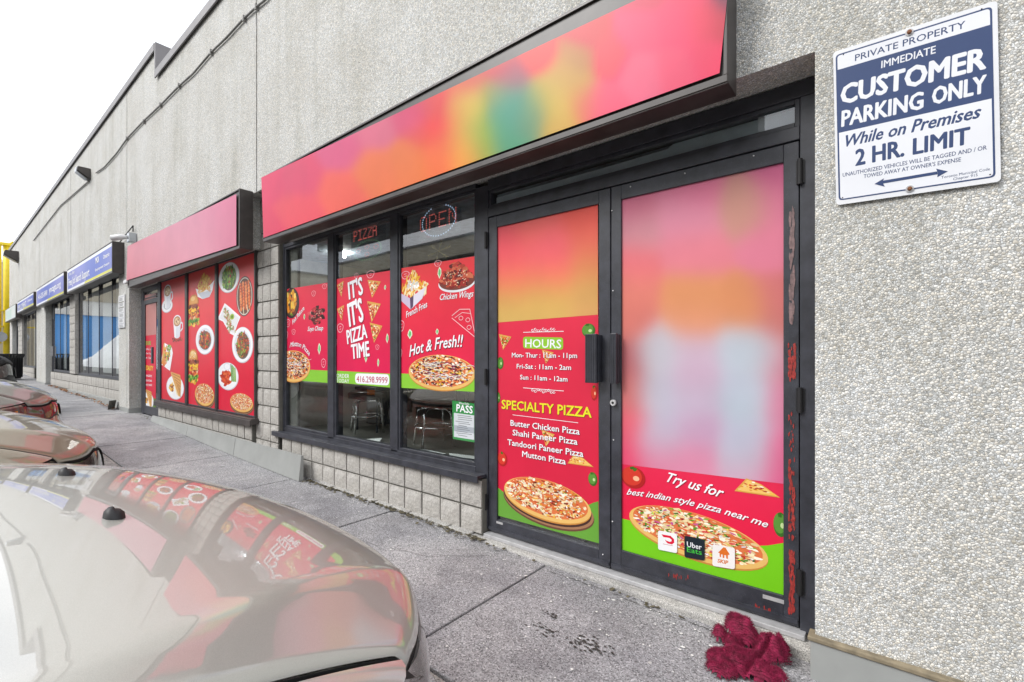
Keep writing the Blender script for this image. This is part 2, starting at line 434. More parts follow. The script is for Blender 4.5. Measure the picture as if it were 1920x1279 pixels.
def g(x):
    xs = [-60, -34, -27, -24.5, -22, -20, -12, -11, -8.7, -5.5, -4.5, -3, -2.1, -.5, 4, 60]
    zs = [-.6, -.62, -.68, -.76, -.87, -.88, -.985, -1.0, -1.06, -1.18, -1.20, -1.205, -1.215, -1.265, -1.33, -1.5]
    return float(np.interp(x, xs, zs))
ROAD = .14

# ------------------------------------------------------------------ ground
def sheet(name, mat, xs, y0, y1, dz, ny=1):
    m = MB(); ys = np.linspace(y0, y1, ny+1)
    for a, b in zip(xs[:-1], xs[1:]):
        for c, d in zip(ys[:-1], ys[1:]):
            m.quad((a, c, g(a)+dz), (b, c, g(b)+dz), (b, d, g(b)+dz), (a, d, g(a)+dz))
    return struct(m.build(name, mat))
XS = [-300, -100, -60, -34, -27, -24.5, -22, -20, -16, -12, -11, -8.7, -5.5, -4.5, -3, -2.1, -.5, 4, 20, 100]
sheet('parking_lot', 'asphalt', XS, -120, -1.08, -ROAD)
sw = struct(bpy.data.objects.new('sidewalk', None)); col.objects.link(sw)
JX = [4.5, 1.4, -.1, -1.6, -3.05, -4.57, -6.06, -7.55, -9.05, -10.6, -12.1, -13.6, -15.1, -16.8, -18.4, -20, -22, -24.4, -27, -30, -34.2]
for b, a in zip(JX[:-1], JX[1:]):
    m = MB(); m.slab(a+.007, b-.007, -.95, .30, g(a)+random.uniform(-.003, .003), g(b), .16); m.build('slab', 'walk', sw, bevel=.006)
m = MB()
for a, b in zip(XS[3:-2], XS[4:-1]): m.quad((a, -1.0, g(a)-.02), (b, -1.0, g(b)-.02), (b, .5, g(b)-.02), (a, .5, g(a)-.02))
m.build('joint_bed', 'moss', sw)
kb = struct(bpy.data.objects.new('kerb', None)); col.objects.link(kb)
x = 4.5
while x > -34:
    a = x-1.8; m = MB(); m.slab(a+.006, x-.006, -1.09, -.958, g(a)+.004, g(x)+.004, .3); m.build('kerb_stone', 'kerb', kb, bevel=.02); x = a
# gutter grit and snow
m = MB()
for _ in range(900):
    x = -random.random()**1.5*26-.3; y = -1.10-abs(random.gauss(0, .025)); r = random.uniform(.008, .03)
    z = g(x)-ROAD+.006
    pts = [(x+r*random.uniform(.7, 1.3)*math.cos(t), y+r*random.uniform(.5, 1)*math.sin(t), z+random.uniform(0, r*.4)) for t in (0, 1.3, 2.5, 3.8, 5)]
    m.quad(*pts)
m.build('gutter_grit', 'moss', None, kind='stuff')
m = MB()
for (cx, cy, rx, ry, h) in [(-3.35, -1.28, .28, .14, .06), (-3.75, -1.24, .35, .12, .07), (-6.3, -1.22, .5, .12, .06), (-5.6, -1.20, .25, .08, .05), (-9.6, -1.25, .5, .14, .08), (-20.5, -.75, .5, .14, .06), (-4.9, -1.22, .5, .11, .05), (-23.2, -.9, .7, .1, .05)]:
    zb = g(cx) - (ROAD if cy < -1.1 else 0); n, L = 14, 5; i0 = len(m.v)
    for l in range(L+1):
        for k in range(n):
            t = 2*math.pi*k/n; q = 1-l/L; jr = random.uniform(.85, 1.15)
            m.v.append((cx+rx*q*jr*math.cos(t), cy+ry*q*jr*math.sin(t), zb-.005+h*math.sqrt(max(0, 1-q*q))*random.uniform(.8, 1.1)))
    for l in range(L):
        for k in range(n):
            a = i0+l*n+k; b = i0+l*n+(k+1) % n; m.f.append((a, b, b+n, a+n))
m.build('snow_patches', 'dirtysnow', None, kind='stuff', smooth=True)

# ------------------------------------------------------------------ the plaza building
bd = thing('plaza_building', 'long low plaza building of pebbled concrete panels with block knee walls and dark storefronts', 'building')
TN = .22
def part(m, name, mat, par=bd, **k): return m.build(name, mat, par, **k)
J = [2.6, -5.34, -10.72, -16.25, -21.76, -27.3, -31.4]
g_ = .013
panels = [
 [(-5.34+g_, 1.77), (-4.9, 1.77), (-4.9, 1.204), (-.248, 1.204), (-.248, -1.10), (2.6, -1.10), (2.6, 4.37), (-5.34+g_, 4.37)],
 [(-10.72+g_, -.93), (-10.57, -.93), (-10.57, 1.204), (-5.56, 1.204), (-5.56, 1.77), (-5.34-g_, 1.77), (-5.34-g_, 4.38), (-8.93, 4.40), (-8.93, 4.80), (-10.72+g_, 4.80)],
 [(-16.25+g_, 1.64), (-11.3, 1.64), (-11.3, -.93), (-10.72-g_, -.93), (-10.72-g_, 4.80), (-16.25+g_, 4.80)],
 [(-21.76+g_, 1.64), (-21.0, 1.64), (-21.0, 1.64), (-16.25-g_, 1.64), (-16.25-g_, 4.81), (-21.76+g_, 4.81)],
 [(-27.3+g_, 1.64), (-21.76-g_, 1.64), (-21.76-g_, 4.82), (-27.3+g_, 4.82)],
 [(-31.4+g_, 1.64), (-27.3-g_, 1.64), (-27.3-g_, 4.82), (-31.4+g_, 4.82)]]
panels[3].pop(1)
for i, pl in enumerate(panels):
    m = MB(); m.extr(pl, 0, TN); part(m, 'wall_panel', 'pebble')
# piers further along
for (a, b, zt) in [(-22.5, -20.45, 1.635), (-31.2, -30.2, 1.635)]:
    m = MB(); m.box(a, b, .002, TN-.002, g(a)+.0, zt); part(m, 'pier', 'pebble')
# joint sealant strips behind the open joints
m = MB()
for x in J[1:-1]: m.box(x-.02, x+.02, .03, .06, 1.77 if x > -6 else (-.93 if x > -11 else 1.65), 4.36)
part(m, 'joint_sealant', 'gap')
# coping
def coping(a, b, z, r=0):
    m = MB(); m.box(a, b, -.035, .26, z, z+.05); m.box(a, b, -.04, -.022, z-.07, z+.0495); part(m, 'coping', 'cap', bevel=.004)
coping(-8.9, 2.6, 4.372); coping(-31.4, -8.935, 4.815)
m = MB(); m.box(-8.93, -8.88, -.032, .255, 4.425, 4.862); part(m, 'coping', 'cap')
# roof deck and rear shell so that the building is closed
m = MB(); m.box(-31.4, 2.6, .262, 11, 4.3, 4.36); part(m, 'roof', 'cap')
m = MB(); m.box(-31.4, 2.6, 10.8, 11, -1.5, 4.295); m.box(2.4, 2.6, .225, 10.79, -1.5, 4.295); part(m, 'rear_wall', 'greywall')
m = MB()   # parapet return of the higher roof
m.box(-9.1, -8.94, .26, 3.5, 4.37, 4.80); part(m, 'parapet_return', 'whiteband')

# --- block work: each split-face block is a part
meshcache = {}
def block(par, x0, x1, z0, z1, yf, dep=.1):
    w, h = x1-x0, z1-z0; key = (round(w, 2), round(h, 2), random.randrange(4))
    if key not in meshcache:
        r = random.Random(hash(key)); nx, nz = 4, 4; v = []; f = []
        for j in range(nz+1):
            for i in range(nx+1):
                e = i in (0, nx) or j in (0, nz); v.append((w*i/nx+ (0 if e else r.uniform(-.006, .006)), (0.004 if e else -r.uniform(.001, .0045)), h*j/nz+(0 if e else r.uniform(-.008, .008))))
        for j in range(nz):
            for i in range(nx): k = j*(nx+1)+i; f.append((k, k+1, k+nx+2, k+nx+1))
        i0 = len(v); v += [(0, dep, 0), (w, dep, 0), (w, dep, h), (0, dep, h)]
        f += [(0, i0, i0+1, nx), (nx, i0+1, i0+2, (nx+1)*(nz+1)-1), ((nx+1)*(nz+1)-1, i0+2, i0+3, (nx+1)*nz), ((nx+1)*nz, i0+3, i0, 0)]
        # outer ring of front cells as fans to keep it watertight enough
        me = bpy.data.meshes.new('block'); me.from_pydata(v, [], f); me.update(); me.materials.append(M['block']); meshcache[key] = me
    o = bpy.data.objects.new('block', meshcache[key]); col.objects.link(o); o.parent = par
    off = parent_world(par); o.location = (x0-off[0], yf+random.uniform(-.003, .003)-off[1], z0-off[2]); return o
def blockwall(par_name, xs0, xs1, ztop, zbot, bw, bh, yf, mort=.015, mx0=None, mx1=None, end=.12, core='mortar'):
    m = MB(); m.box(xs0 if mx0 is None else mx0, xs1 if mx1 is None else mx1, yf+.014, yf+.014+end, zbot, ztop); wallp = part(m, par_name, core)
    n = max(1, round((xs1-xs0)/bw)); bw = (xs1-xs0)/n; z = ztop
    while z-bh*.35 > zbot:
        zb = max(z-bh, zbot)
        for i in range(n): block(wallp, xs0+i*bw+mort/2, xs0+(i+1)*bw-mort/2, zb+mort/2, z-mort/2, yf)
        z = zb
    return wallp
# pizza shop knee wall + pilaster
blockwall('knee_wall', -5.03, -2.16, -.835, -1.205, .2, .192, .125)
blockwall('pilaster', -5.69, -5.125, 1.765, -1.22, .196, .193, .13, end=.08)
m = MB(); m.box(-5.70, -4.9, .23, .26, -1.2, 1.8); part(m, 'pilaster_core', 'mortar')
# left shop knee wall
blockwall('knee_wall', -9.24, -5.70, -.775, -1.12, .196, .19, .09)
# far shops
blockwall('knee_wall', -16.9, -11.31, -.47, -.98, .23, .20, .06)
blockwall('pilaster', -16.62, -15.88, 1.62, -.45, .37, .2, .03, end=.15, core='block')
blockwall('knee_wall', -20.0, -16.91, -.47, -.93, .23, .2, .06)
blockwall('pilaster', -28.3, -27.0, 1.62, -.7, .43, .2, .03, end=.15, core='block')
blockwall('knee_wall', -26.98, -23.7, -.42, -.78, .25, .2, .06)
# lintel between storefront heads and panels
m = MB(); m.box(-5.14, -.26, .225, .30, 1.19, 1.5); part(m, 'lintel', 'brown')
# grit/mortar crumbs along base
m = MB()
for _ in range(750):
    x = random.uniform(-12, -.35) if random.random() < .25 else random.uniform(-4.4, -2.1); y = .10 - abs(random.gauss(0, .03)) if x < -2.1 else .075-abs(random.gauss(0, .02))
    r = random.uniform(.004, .016); z = g(x)+.003
    m.quad(*[(x+r*random.uniform(.7, 1.3)*math.cos(t), y+r*random.uniform(.6, 1.2)*math.sin(t), z+random.uniform(0, r*.8)) for t in (0, 1.3, 2.5, 3.8, 5)])
m.build('grit', 'moss', None, kind='stuff')
m = MB()
for x0 in np.arange(-4.2, -2.3, .22):
    m.slab(x0, x0+.2, .085+random.uniform(-.006, .006), .14, g(x0)+.018+random.uniform(-.008, .006), g(x0+.2)+.014, .06)
part(m, 'wall_footing', 'step', bevel=.006)

# --- storefront of the pizza shop (plane y=.18)
YF = .18
def frame_bars(name, bars, mat='frame', par=bd, y0=YF, y1=YF+.1, bevel=.003):
    m = MB()
    for (x0, x1, z0, z1) in bars: m.box(x0, x1, y0, y1, z0, z1)
    return m.build(name, mat, par, bevel=bevel)
def window(name_par, x0, x1, z0, z1, y, fr=.03, mat='glass', pd=.024):
    """one glazed unit: frame + pane"""
    w = MB()
    w.box(x0, x0+fr, y+.008, y+.07, z0, z1); w.box(x1-fr, x1, y+.008, y+.07, z0, z1)
    w.box(x0+fr, x1-fr, y+.008, y+.07, z0, z0+fr); w.box(x0+fr, x1-fr, y+.008, y+.07, z1-fr, z1)
    o = w.build('window', 'frame', name_par, bevel=.002)
    p = MB(); p.box(x0+fr*.8, x1-fr*.8, y+pd, y+pd+.006, z0+fr*.8, z1-fr*.8); p.build('pane', mat, o)
    return o
frame_bars('storefront_mullion', [(-5.152, -5.092, -.80, 1.21)]); frame_bars('storefront_mullion', [(-4.205, -4.106, -.78, 1.165)])
frame_bars('storefront_mullion', [(-3.226, -3.137, -.78, 1.165)]); frame_bars('storefront_mullion', [(-2.262, -2.150, -1.17, 1.165)])
frame_bars('storefront_head', [(-5.091, -2.264, 1.166, 1.20)]); frame_bars('storefront_head', [(-2.149, -.262, 1.128, 1.198)])
frame_bars('storefront_sill', [(-5.091, -2.264, -.815, -.765)])
m = MB(); m.box(-5.20, -2.165, .098, .178, -.824, -.802); m.box(-5.20, -2.165, .092, .106, -.85, -.802); part(m, 'sill_flashing', 'frame', bevel=.003)
for a, b in ((-5.091, -4.206), (-4.105, -3.227), (-3.136, -2.263)): window(bd, a, b, -.764, 1.165, YF, .022)
frame_bars('transom_bar', [(-2.149, -.325, .945, 1.005)])
window(bd, -2.149, -.325, 1.006, 1.127, YF, .02)
FILM = simple('pale_film', (.78, .82, .88), .7, 0, .10, 14); FILM.node_tree.nodes['Principled BSDF'].inputs['Transmission Weight'].default_value = 0
tl_ = N(FILM.node_tree, 'ShaderNodeBsdfTranslucent'); tl_.inputs[0].default_value = (.66, .74, .86, 1); mxf = N(FILM.node_tree, 'ShaderNodeMixShader'); mxf.inputs[0].default_value = .5
FILM.node_tree.links.new(FILM.node_tree.nodes['Principled BSDF'].outputs[0], mxf.inputs[1]); FILM.node_tree.links.new(tl_.outputs[0], mxf.inputs[2]); FILM.node_tree.links.new(mxf.outputs[0], FILM.node_tree.nodes['Material Output'].inputs[0])
m = MB(); m.v = [(-2.12, YF+.055, 1.01), (-.335, YF+.055, 1.01), (-.335, YF+.055, 1.106), (-.9, YF+.055, 1.106), (-.93, YF+.055, 1.088), (-1.35, YF+.055, 1.082), (-2.12, YF+.055, 1.085)]; m.f = [tuple(range(7))]
m.build('window_film', FILM, bd)
frame_bars('door_jamb', [(-.324, -.262, -1.2, 1.127)])
m = MB(); m.box(-.262, -.235, .17, .22, -1.2, 1.2); part(m, 'jamb_filler', 'brown')

def door(par, x0, x1, z0, z1, y, stile=.075, top=.08, bot=.12, mat='glass', name='door'):
    m = MB()
    m.box(x0, x0+stile, y, y+.045, z0, z1); m.box(x1-stile, x1, y, y+.045, z0, z1)
    m.box(x0+stile, x1-stile, y, y+.045, z1-top, z1); m.box(x0+stile, x1-stile, y, y+.045, z0, z0+bot)
    o = m.build(name, 'doorframe', par, bevel=.003)
    p = MB(); p.box(x0+stile*.9, x1-stile*.9, y+.018, y+.024, z0+bot*.9, z1-top*.9); p.build('pane', mat, o)
    return o
d1 = door(bd, -2.146, -1.236, -1.185, .940, YF+.005, .072, .075, .09)
d2 = door(bd, -1.230, -.328, -1.185, .940, YF+.005, .060, .078, .12)
for d, xa, xb, yo in ((d1, -1.362, -1.290, .055), (d2, -1.215, -1.180, .035)):
    m = MB(); m.box(xa, xb, YF-yo, YF-yo+.02, -.150, .125)
    m.box(xb-.012, xb+.004, YF-yo+.02, YF+.004, -.145, .12)
    for q in np.linspace(xa+.008, xb-.008, 6 if d is d1 else 3): m.box(q-.002, q+.002, YF-yo-.003, YF-yo, -.148, .123)
    m.build('handle', 'frame', d, bevel=.002)
m = MB(); m.tube([(-1.213, YF+.004, -.257), (-1.213, YF-.010, -.257)], .017, 18); m.build('lock', 'alu', d2)
m = MB(); m.tube([(-1.213, YF-.0105, -.257), (-1.213, YF-.012, -.257)], .007, 12); m.build('keyhole', 'gap', d2)
for d, hx, zs in ((d1, -2.163, (.79, -.14, -.99)), (d2, -.322, (.80, -.19, -.98))):
    for z in zs:
        m = MB(); m.tube([(hx, YF-.010, z-.055), (hx, YF-.010, z+.055)], .010, 10); m.box(hx-.016, hx+.016, YF-.006, YF+.002, z-.05, z+.05); m.build('hinge', 'black', d)
for d, (a, b) in ((d1, (-2.075, -2.02)), (d2, (-.47, -.385))):
    m = MB(); m.box(a, b, YF+.002, YF+.0045, -1.118 if d is d1 else -1.10, -1.104 if d is d1 else -1.083); m.build('maker_plate', 'alu', d)
# door sweep groove line
for (a, b) in ((-2.14, -1.24), (-1.226, -.332)):
    m = MB(); m.box(a, b, YF-.006, YF+.004, -1.168, -1.150); m.build('kick_strip', 'frame', d1 if a < -2 else d2)
# chipped red paint on the hinge stile of the right door
m = MB()
def chips(x0, x1, z0, z1, n, r):
    for _ in range(n):
        x, z = random.uniform(x0, x1), random.uniform(z0, z1); k = random.uniform(.4, 1)*r
        m.quad(*[(x+k*.5*random.uniform(.5, 1.1)*math.cos(t), YF+.0035-random.random()*.0012, z+k*1.6*random.uniform(.6, 1.3)*math.sin(t)) for t in (0, 1, 2.1, 3.1, 4.2, 5.3)])
chips(-.368, -.342, -.10, .05, 60, .012); chips(-.366, -.344, -.80, -.45, 70, .011); chips(-.366, -.345, -1.12, -.86, 80, .012); chips(-.37, -.345, -.42, -.25, 25, .008)
chips(-.95, -.80, -1.125, -1.105, 10, .008); chips(-.50, -.44, -1.16, -1.14, 12, .009)
m.build('chipped_paint', 'redpaint', d2, kind='stuff')
m = MB()
for _ in range(40):
    x, z = random.uniform(-.364, -.348), random.uniform(.15, .68); k = random.uniform(.006, .014)
    m.quad(*[(x+k*.5*math.cos(t), YF+.0032-random.random()*.0012, z+k*3*random.uniform(.6, 1.3)*math.sin(t)) for t in (0, 1, 2.1, 3.1, 4.2, 5.3)])
m.build('worn_streak', simple('worn_pink_grey', (.20, .13, .13), .6, 0, .4, 60), d2, kind='stuff')
m = MB()
for (px, py) in [(1182, 350), (1284, 325), (1413, 292), (1147, 395), (1149, 545), (1150, 660), (1150, 825), (1148, 978), (1130, 1040)]:
    x, z = P(px, py, YF); m.tube([(x, YF+.004, z), (x, YF+.0, z)], .0035, 6)
m.build('screw', 'white', d2)
# threshold and step
m = MB(); m.box(-2.15, -.30, .135, .30, -1.212, -1.190); part(m, 'threshold', 'alu', bevel=.003)
m = MB(); m.slab(-2.30, -.21, .085, .5, -1.213, -1.214, .12); part(m, 'door_step', 'step', bevel=.012)

# --- left shop storefront (plane y=.10)
YL = .10
frame_bars('storefront_mullion', [(-9.30, -9.165, -1.0, 1.2)], y0=YL, y1=YL+.09)
frame_bars('storefront_mullion', [(-7.99, -7.90, -.70, 1.2)], y0=YL, y1=YL+.09, mat='brown'); frame_bars('storefront_mullion', [(-6.84, -6.77, -.70, 1.2)], y0=YL, y1=YL+.09, mat='brown')
frame_bars('storefront_mullion', [(-5.65, -5.625, -.77, 1.2)], y0=YL, y1=YL+.09, mat='brown')
m = MB(); m.box(-9.26, -5.60, .05, .19, -.772, -.705); m.box(-9.26, -5.60, .035, .055, -.79, -.72); part(m, 'storefront_sill', 'brown', bevel=.004)
for a, b in ((-9.164, -7.991), (-7.899, -6.841), (-6.769, -5.651)): window(bd, a, b, -.70, 1.2, YL-.0, .018)
m = MB(); m.box(-10.4, -5.56, .12, .22, 1.205, 1.215); m.box(-10.57, -5.56, .222, .3, 1.2, 1.6); part(m, 'lintel', 'brown')
d3 = door(bd, -10.28, -9.305, -1.0, .98, YL+.04, .085, .08, .14)
frame_bars('door_jamb', [(-10.42, -10.285, -1.02, 1.2)], y0=YL+.04, y1=YL+.12); frame_bars('door_head', [(-10.284, -9.305, 1.14, 1.2)], y0=YL+.04, y1=YL+.12)
window(bd, -10.284, -9.305, 1.0, 1.139, YL+.04, .02)
m = MB(); m.box(-9.50, -9.42, YL-.04, YL-.02, -.12, .15); m.build('handle', 'frame', d3)
# skirting metal at the wall foot
for a, b in ((-9.28, -7.6), (-7.59, -5.98), (-5.97, -4.42)):
    dz = g((a+b)/2)
    m = MB(); t0, t1 = (-.93, -.955); yb = .012
    za, zb_ = g(a)+.005, g(b)+.005
    m.quad((a, .028, -.955), (b, .028, -.955), (b, .002, zb_), (a, .002, za)); m.quad((a, .028, -.955), (a, .045, -.955), (b, .045, -.955), (b, .028, -.955))
    m.quad((b, .028, -.955), (b, .05, -.955), (b, .05, zb_), (b, .002, zb_)); part(m, 'skirting_panel', 'flash')
m = MB(); m.box(-.262, 2.6, -.022, .05, -1.42, -1.118); part(m, 'skirting_panel', 'flash', bevel=.004)
m = MB(); m.slab(-.27, 2.6, -.030, .04, -1.098, -1.098, .018); part(m, 'drip_ledge', simple('stained_ledge', (.20, .165, .11), .8, 0, .4, 20), bevel=.004)
for a, b, z0 in ((-16.8, -14.0, -.88), (-13.99, -11.32, -.88)):
    m = MB(); m.box(a, b, .005, .07, min(g(a), g(b)), z0+.02); part(m, 'skirting_panel', 'flash')
m = MB(); m.box(-11.32, -10.56, -.012, .21, g(-11)-.05, -.932); part(m, 'pier_base', 'flash', bevel=.004)
m = MB(); m.box(-22.52, -20.44, -.012, .21, g(-22)-.05, g(-21)+.05); part(m, 'pier_base', 'flash')

# --- far storefronts
def storefront(x0, x1, z0, z1, mull, y=.10, dbl=None):
    frame_bars('storefront_frame', [(x0, x0+.05, z0, z1), (x1-.05, x1, z0, z1), (x0+.05, x1-.05, z1-.05, z1), (x0, x1, z0-.06, z0)], y0=y, y1=y+.08)
    e = [x0+.05]+list(mull)+[x1-.05]
    for a, b in zip(e[:-1], e[1:]): window(bd, a+.012, b-.012, z0, z1-.05, y-.0, .006, 'glassfar', .0085)
    for q in mull: frame_bars('storefront_mullion', [(q-.014, q+.014, z0, z1-.05)], y0=y+.003, y1=y+.007, bevel=0)
storefront(-15.86, -11.31, -.41, 1.63, [-14.75, -13.6, -12.4])
storefront(-19.75, -16.63, -.40, 1.63, [-18.6, -17.6])
d4 = door(bd, -20.42, -19.78, -.93, 1.25, .14, .10, .1, .14, 'glassfar'); frame_bars('door_head', [(-20.44, -19.76, 1.255, 1.63)], y0=.14, y1=.2)
storefront(-26.98, -23.75, -.36, 1.63, [-25.9, -24.8])
d5 = door(bd, -23.7, -22.55, -.85, 1.4, .12, .12, .1, .14, 'glassfar'); d6 = door(bd, -30.1, -28.35, -.75, 1.4, .12, .15, .1, .14, 'glassfar')
frame_bars('door_head', [(-23.72, -22.52, 1.405, 1.63)], y0=.12, y1=.2); frame_bars('door_head', [(-30.15, -28.33, 1.405, 1.63)], y0=.12, y1=.2)
for d, x, z in ((d4, -19.86, .2), (d5, -22.7, .2), (d6, -28.5, .2)):
    m = MB(); m.box(x-.02, x+.02, .05, .10, z-.2, z+.1); m.build('handle', 'alu', d)
# vertical blinds behind far windows
for (a, b, z0, z1) in ((-15.8, -11.35, -.38, 1.6), (-19.7, -16.7, -.37, 1.6), (-26.9, -23.8, -.34, 1.6)):
    m = MB(); x = a
    while x < b:
        m.quad((x, .32, z0), (x+.07, .36, z0), (x+.07, .36, z1), (x, .32, z1)); x += .11
    part(m, 'vertical_blinds', 'blind', kind='stuff')

# --- interior of the shops
room = struct(bpy.data.objects.new('shop_interior', None)); col.objects.link(room)
m = MB(); m.quad((-10.5, .3, -1.19), (2.3, .3, -1.19), (2.3, 6, -1.19), (-10.5, 6, -1.19)); m.build('floor', 'floor', room)
m = MB(); m.quad((-10.5, .3, 1.45), (-10.5, 6, 1.45), (2.3, 6, 1.45), (2.3, .3, 1.45)); m.build('ceiling', 'ceil', room)
m = MB(); m.quad((-10.5, 6, -1.2), (2.3, 6, -1.2), (2.3, 6, 1.5), (-10.5, 6, 1.5)); m.quad((-10.5, .3, -1.2), (-10.5, 6, -1.2), (-10.5, 6, 1.5), (-10.5, .3, 1.5)); m.build('back_wall', 'dwall', room)
m = MB(); m.quad((-6.9, .34, -1.2), (-6.9, 2.4, -1.2), (-6.9, 2.4, 1.45), (-6.9, .34, 1.45)); m.build('side_wall', 'dwall', room)
m = MB(); m.box(-5.1, -2.2, .285, 1.75, -1.185, -.785); m.build('seating_platform', 'floor', room)
m = MB(); m.quad((-33, .7, -.9), (-11, .7, -1.0), (-11, .7, 1.7), (-33, .7, 1.7)); m.build('far_shop_back', 'darkfurn', room)
for (x, y) in [(-6.0, 1.4), (-3.55, 2.1), (-2.9, 3.8)]:
    m = MB(); m.tube([(x, y, 1.40), (x, y, 1.385)], .06, 20); l = m.build('ceiling_light', 'lamp'); tag(l, {-6.0: 'small round ceiling light seen through the leftmost pizza shop window', -3.55: 'small round ceiling light seen through the right window under the OPEN sign', -2.9: 'small round light added deepest inside the pizza shop to brighten it'}[x], 'ceiling light', 'ceiling lights inside the pizza shop')  # the deepest one is an unseen extra, added to brighten the room

# bar stools on the platform behind the glass
def stool(x, y, label, z0=-.785):
    t = thing('bar_stool', label, 'stool', (x, y, z0), 'chrome stools behind the pizza shop windows')
    m = MB(); hw = .175; h = .33
    m2 = MB()
    for s in (-1, 1):
        for q in (-1, 1):
            pass
    for an in (20, 110):
        c, s = math.cos(R(an)), math.sin(R(an)); pts = []
        for (a, b) in ((-hw-.03, 0), (-hw, h-.09), (-hw+.015, h-.035), (-hw+.06, h-.005), (hw-.06, h-.005), (hw-.015, h-.035), (hw, h-.09), (hw+.03, 0)):
            pts.append((x+a*c, y+a*s, z0+b))
        mm = MB(); mm.tube(pts, .0115, 10); mm.build('leg_frame', 'chrome', t, smooth=True)
    ring = [(x+.17*math.cos(R(a)), y+.17*math.sin(R(a)), z0+.17) for a in range(0, 361, 15)]
    m.tube(ring, .009, 8); m.build('foot_ring', 'chrome', t, smooth=True)
    m = MB(); m.tube([(x, y, z0+h-.005), (x, y, z0+h+.02), (x, y, z0+h+.021), (x, y, z0+h+.075), (x, y, z0+h+.09)], [.05, .05, .19, .19, .17], 28); m.build('seat', 'leather', t, smooth=True)
    return t
stool(-3.17, .60, 'chrome framed stool nearest the green PASS notice')
stool(-4.28, .66, 'chrome framed stool in the middle window under the phone number')
for (x, y, lb) in ((-3.45, 1.2, 'black pedestal table behind the middle window'), (-4.75, 1.2, 'black pedestal table behind the leftmost pizza shop window')):
    t = thing('pedestal_table', lb, 'table', (x, y, -.785), 'tables inside the pizza shop')
    m = MB(); m.tube([(x, y, -.785), (x, y, -.77), (x, y, -.76), (x, y, -.15)], [.2, .2, .045, .045], 16); m.build('pedestal', 'darkfurn', t)
    m = MB(); m.box(x-.33, x+.33, y-.3, y+.3, -.15, -.12); m.build('tabletop', 'darkfurn', t, bevel=.01)
for i, (x, y, rz) in enumerate(((-4.3, .85, .3), (-3.1, 1.3, -.2))):
    t = thing('dining_chair', ['dark dining chair behind the leftmost window', 'dark dining chair behind the stool near the PASS notice'][i], 'chair', (x, y, -.785), 'dark chairs inside the pizza shop')
    m = MB(); m.box(x-.2, x+.2, y-.2, y+.2, -.36, -.32); m.build('seat', 'darkfurn', t, bevel=.01)
    m = MB(); m.box(x-.2, x+.2, y+.17, y+.2, -.31, .08); m.build('backrest', 'darkfurn', t, bevel=.01)
    for a in (-.18, .18):
        for b in (-.18, .18):
            m = MB(); m.tube([(x+a, y+b, -.785), (x+a*.95, y+b*.95, -.36)], .012, 6); m.build('leg', 'darkfurn', t)
for i, (x, y, w, r) in enumerate(((-3.75, .36, .22, .3), (-2.95, .36, .3, -.2), (-2.62, .40, .26, .4))):
    m = MB(); c, s = math.cos(r), math.sin(r)
    pts = [(x+a*c-b*s, y+(a*s+b*c)*.4, -.783+.003*i+z) for a, b, z in ((-w/2, -.1, 0), (w/2, -.1, 0), (w/2, .1, .03 if i == 0 else 0.002), (-w/2, .1, 0))]
    m.quad(*pts); tag(m.build('paper_sheet', 'paper'), ['curled white paper on the ledge inside the middle window', 'printed paper lying under the stool inside the right window', 'pale flyer on the ledge below the PASS notice'][i], 'paper', 'papers on the ledge inside the windows')

# ------------------------------------------------------------------ sign boxes
def signbox(label, x0, x1, z0, z1, yf, name='shop_sign', group=None, side='brown', lip=.03):
    t = thing(name, label, 'sign', ((x0+x1)/2, 0, z0), group)
    m = MB(); m.box(x0, x1, yf+.012, -.002, z0, z1); m.build('sign_box', side, t, bevel=.004)
    m = MB(); m.box(x0, x1, yf, yf+.011, z0, z0+lip); m.box(x0, x1, yf, yf+.011, z1-lip*.5, z1)
    m.box(x0, x0+lip*.3, yf, yf+.011, z0+lip, z1-lip*.5); m.box(x1-lip*.5, x1, yf, yf+.011, z0+lip, z1-lip*.5); m.build('sign_frame', side, t, bevel=.002)
    return t
YS = -.15
big = signbox('large red shop sign blurred with yellow and teal above the pizza shop', -4.83, -.535, 1.125, 1.765, YS)
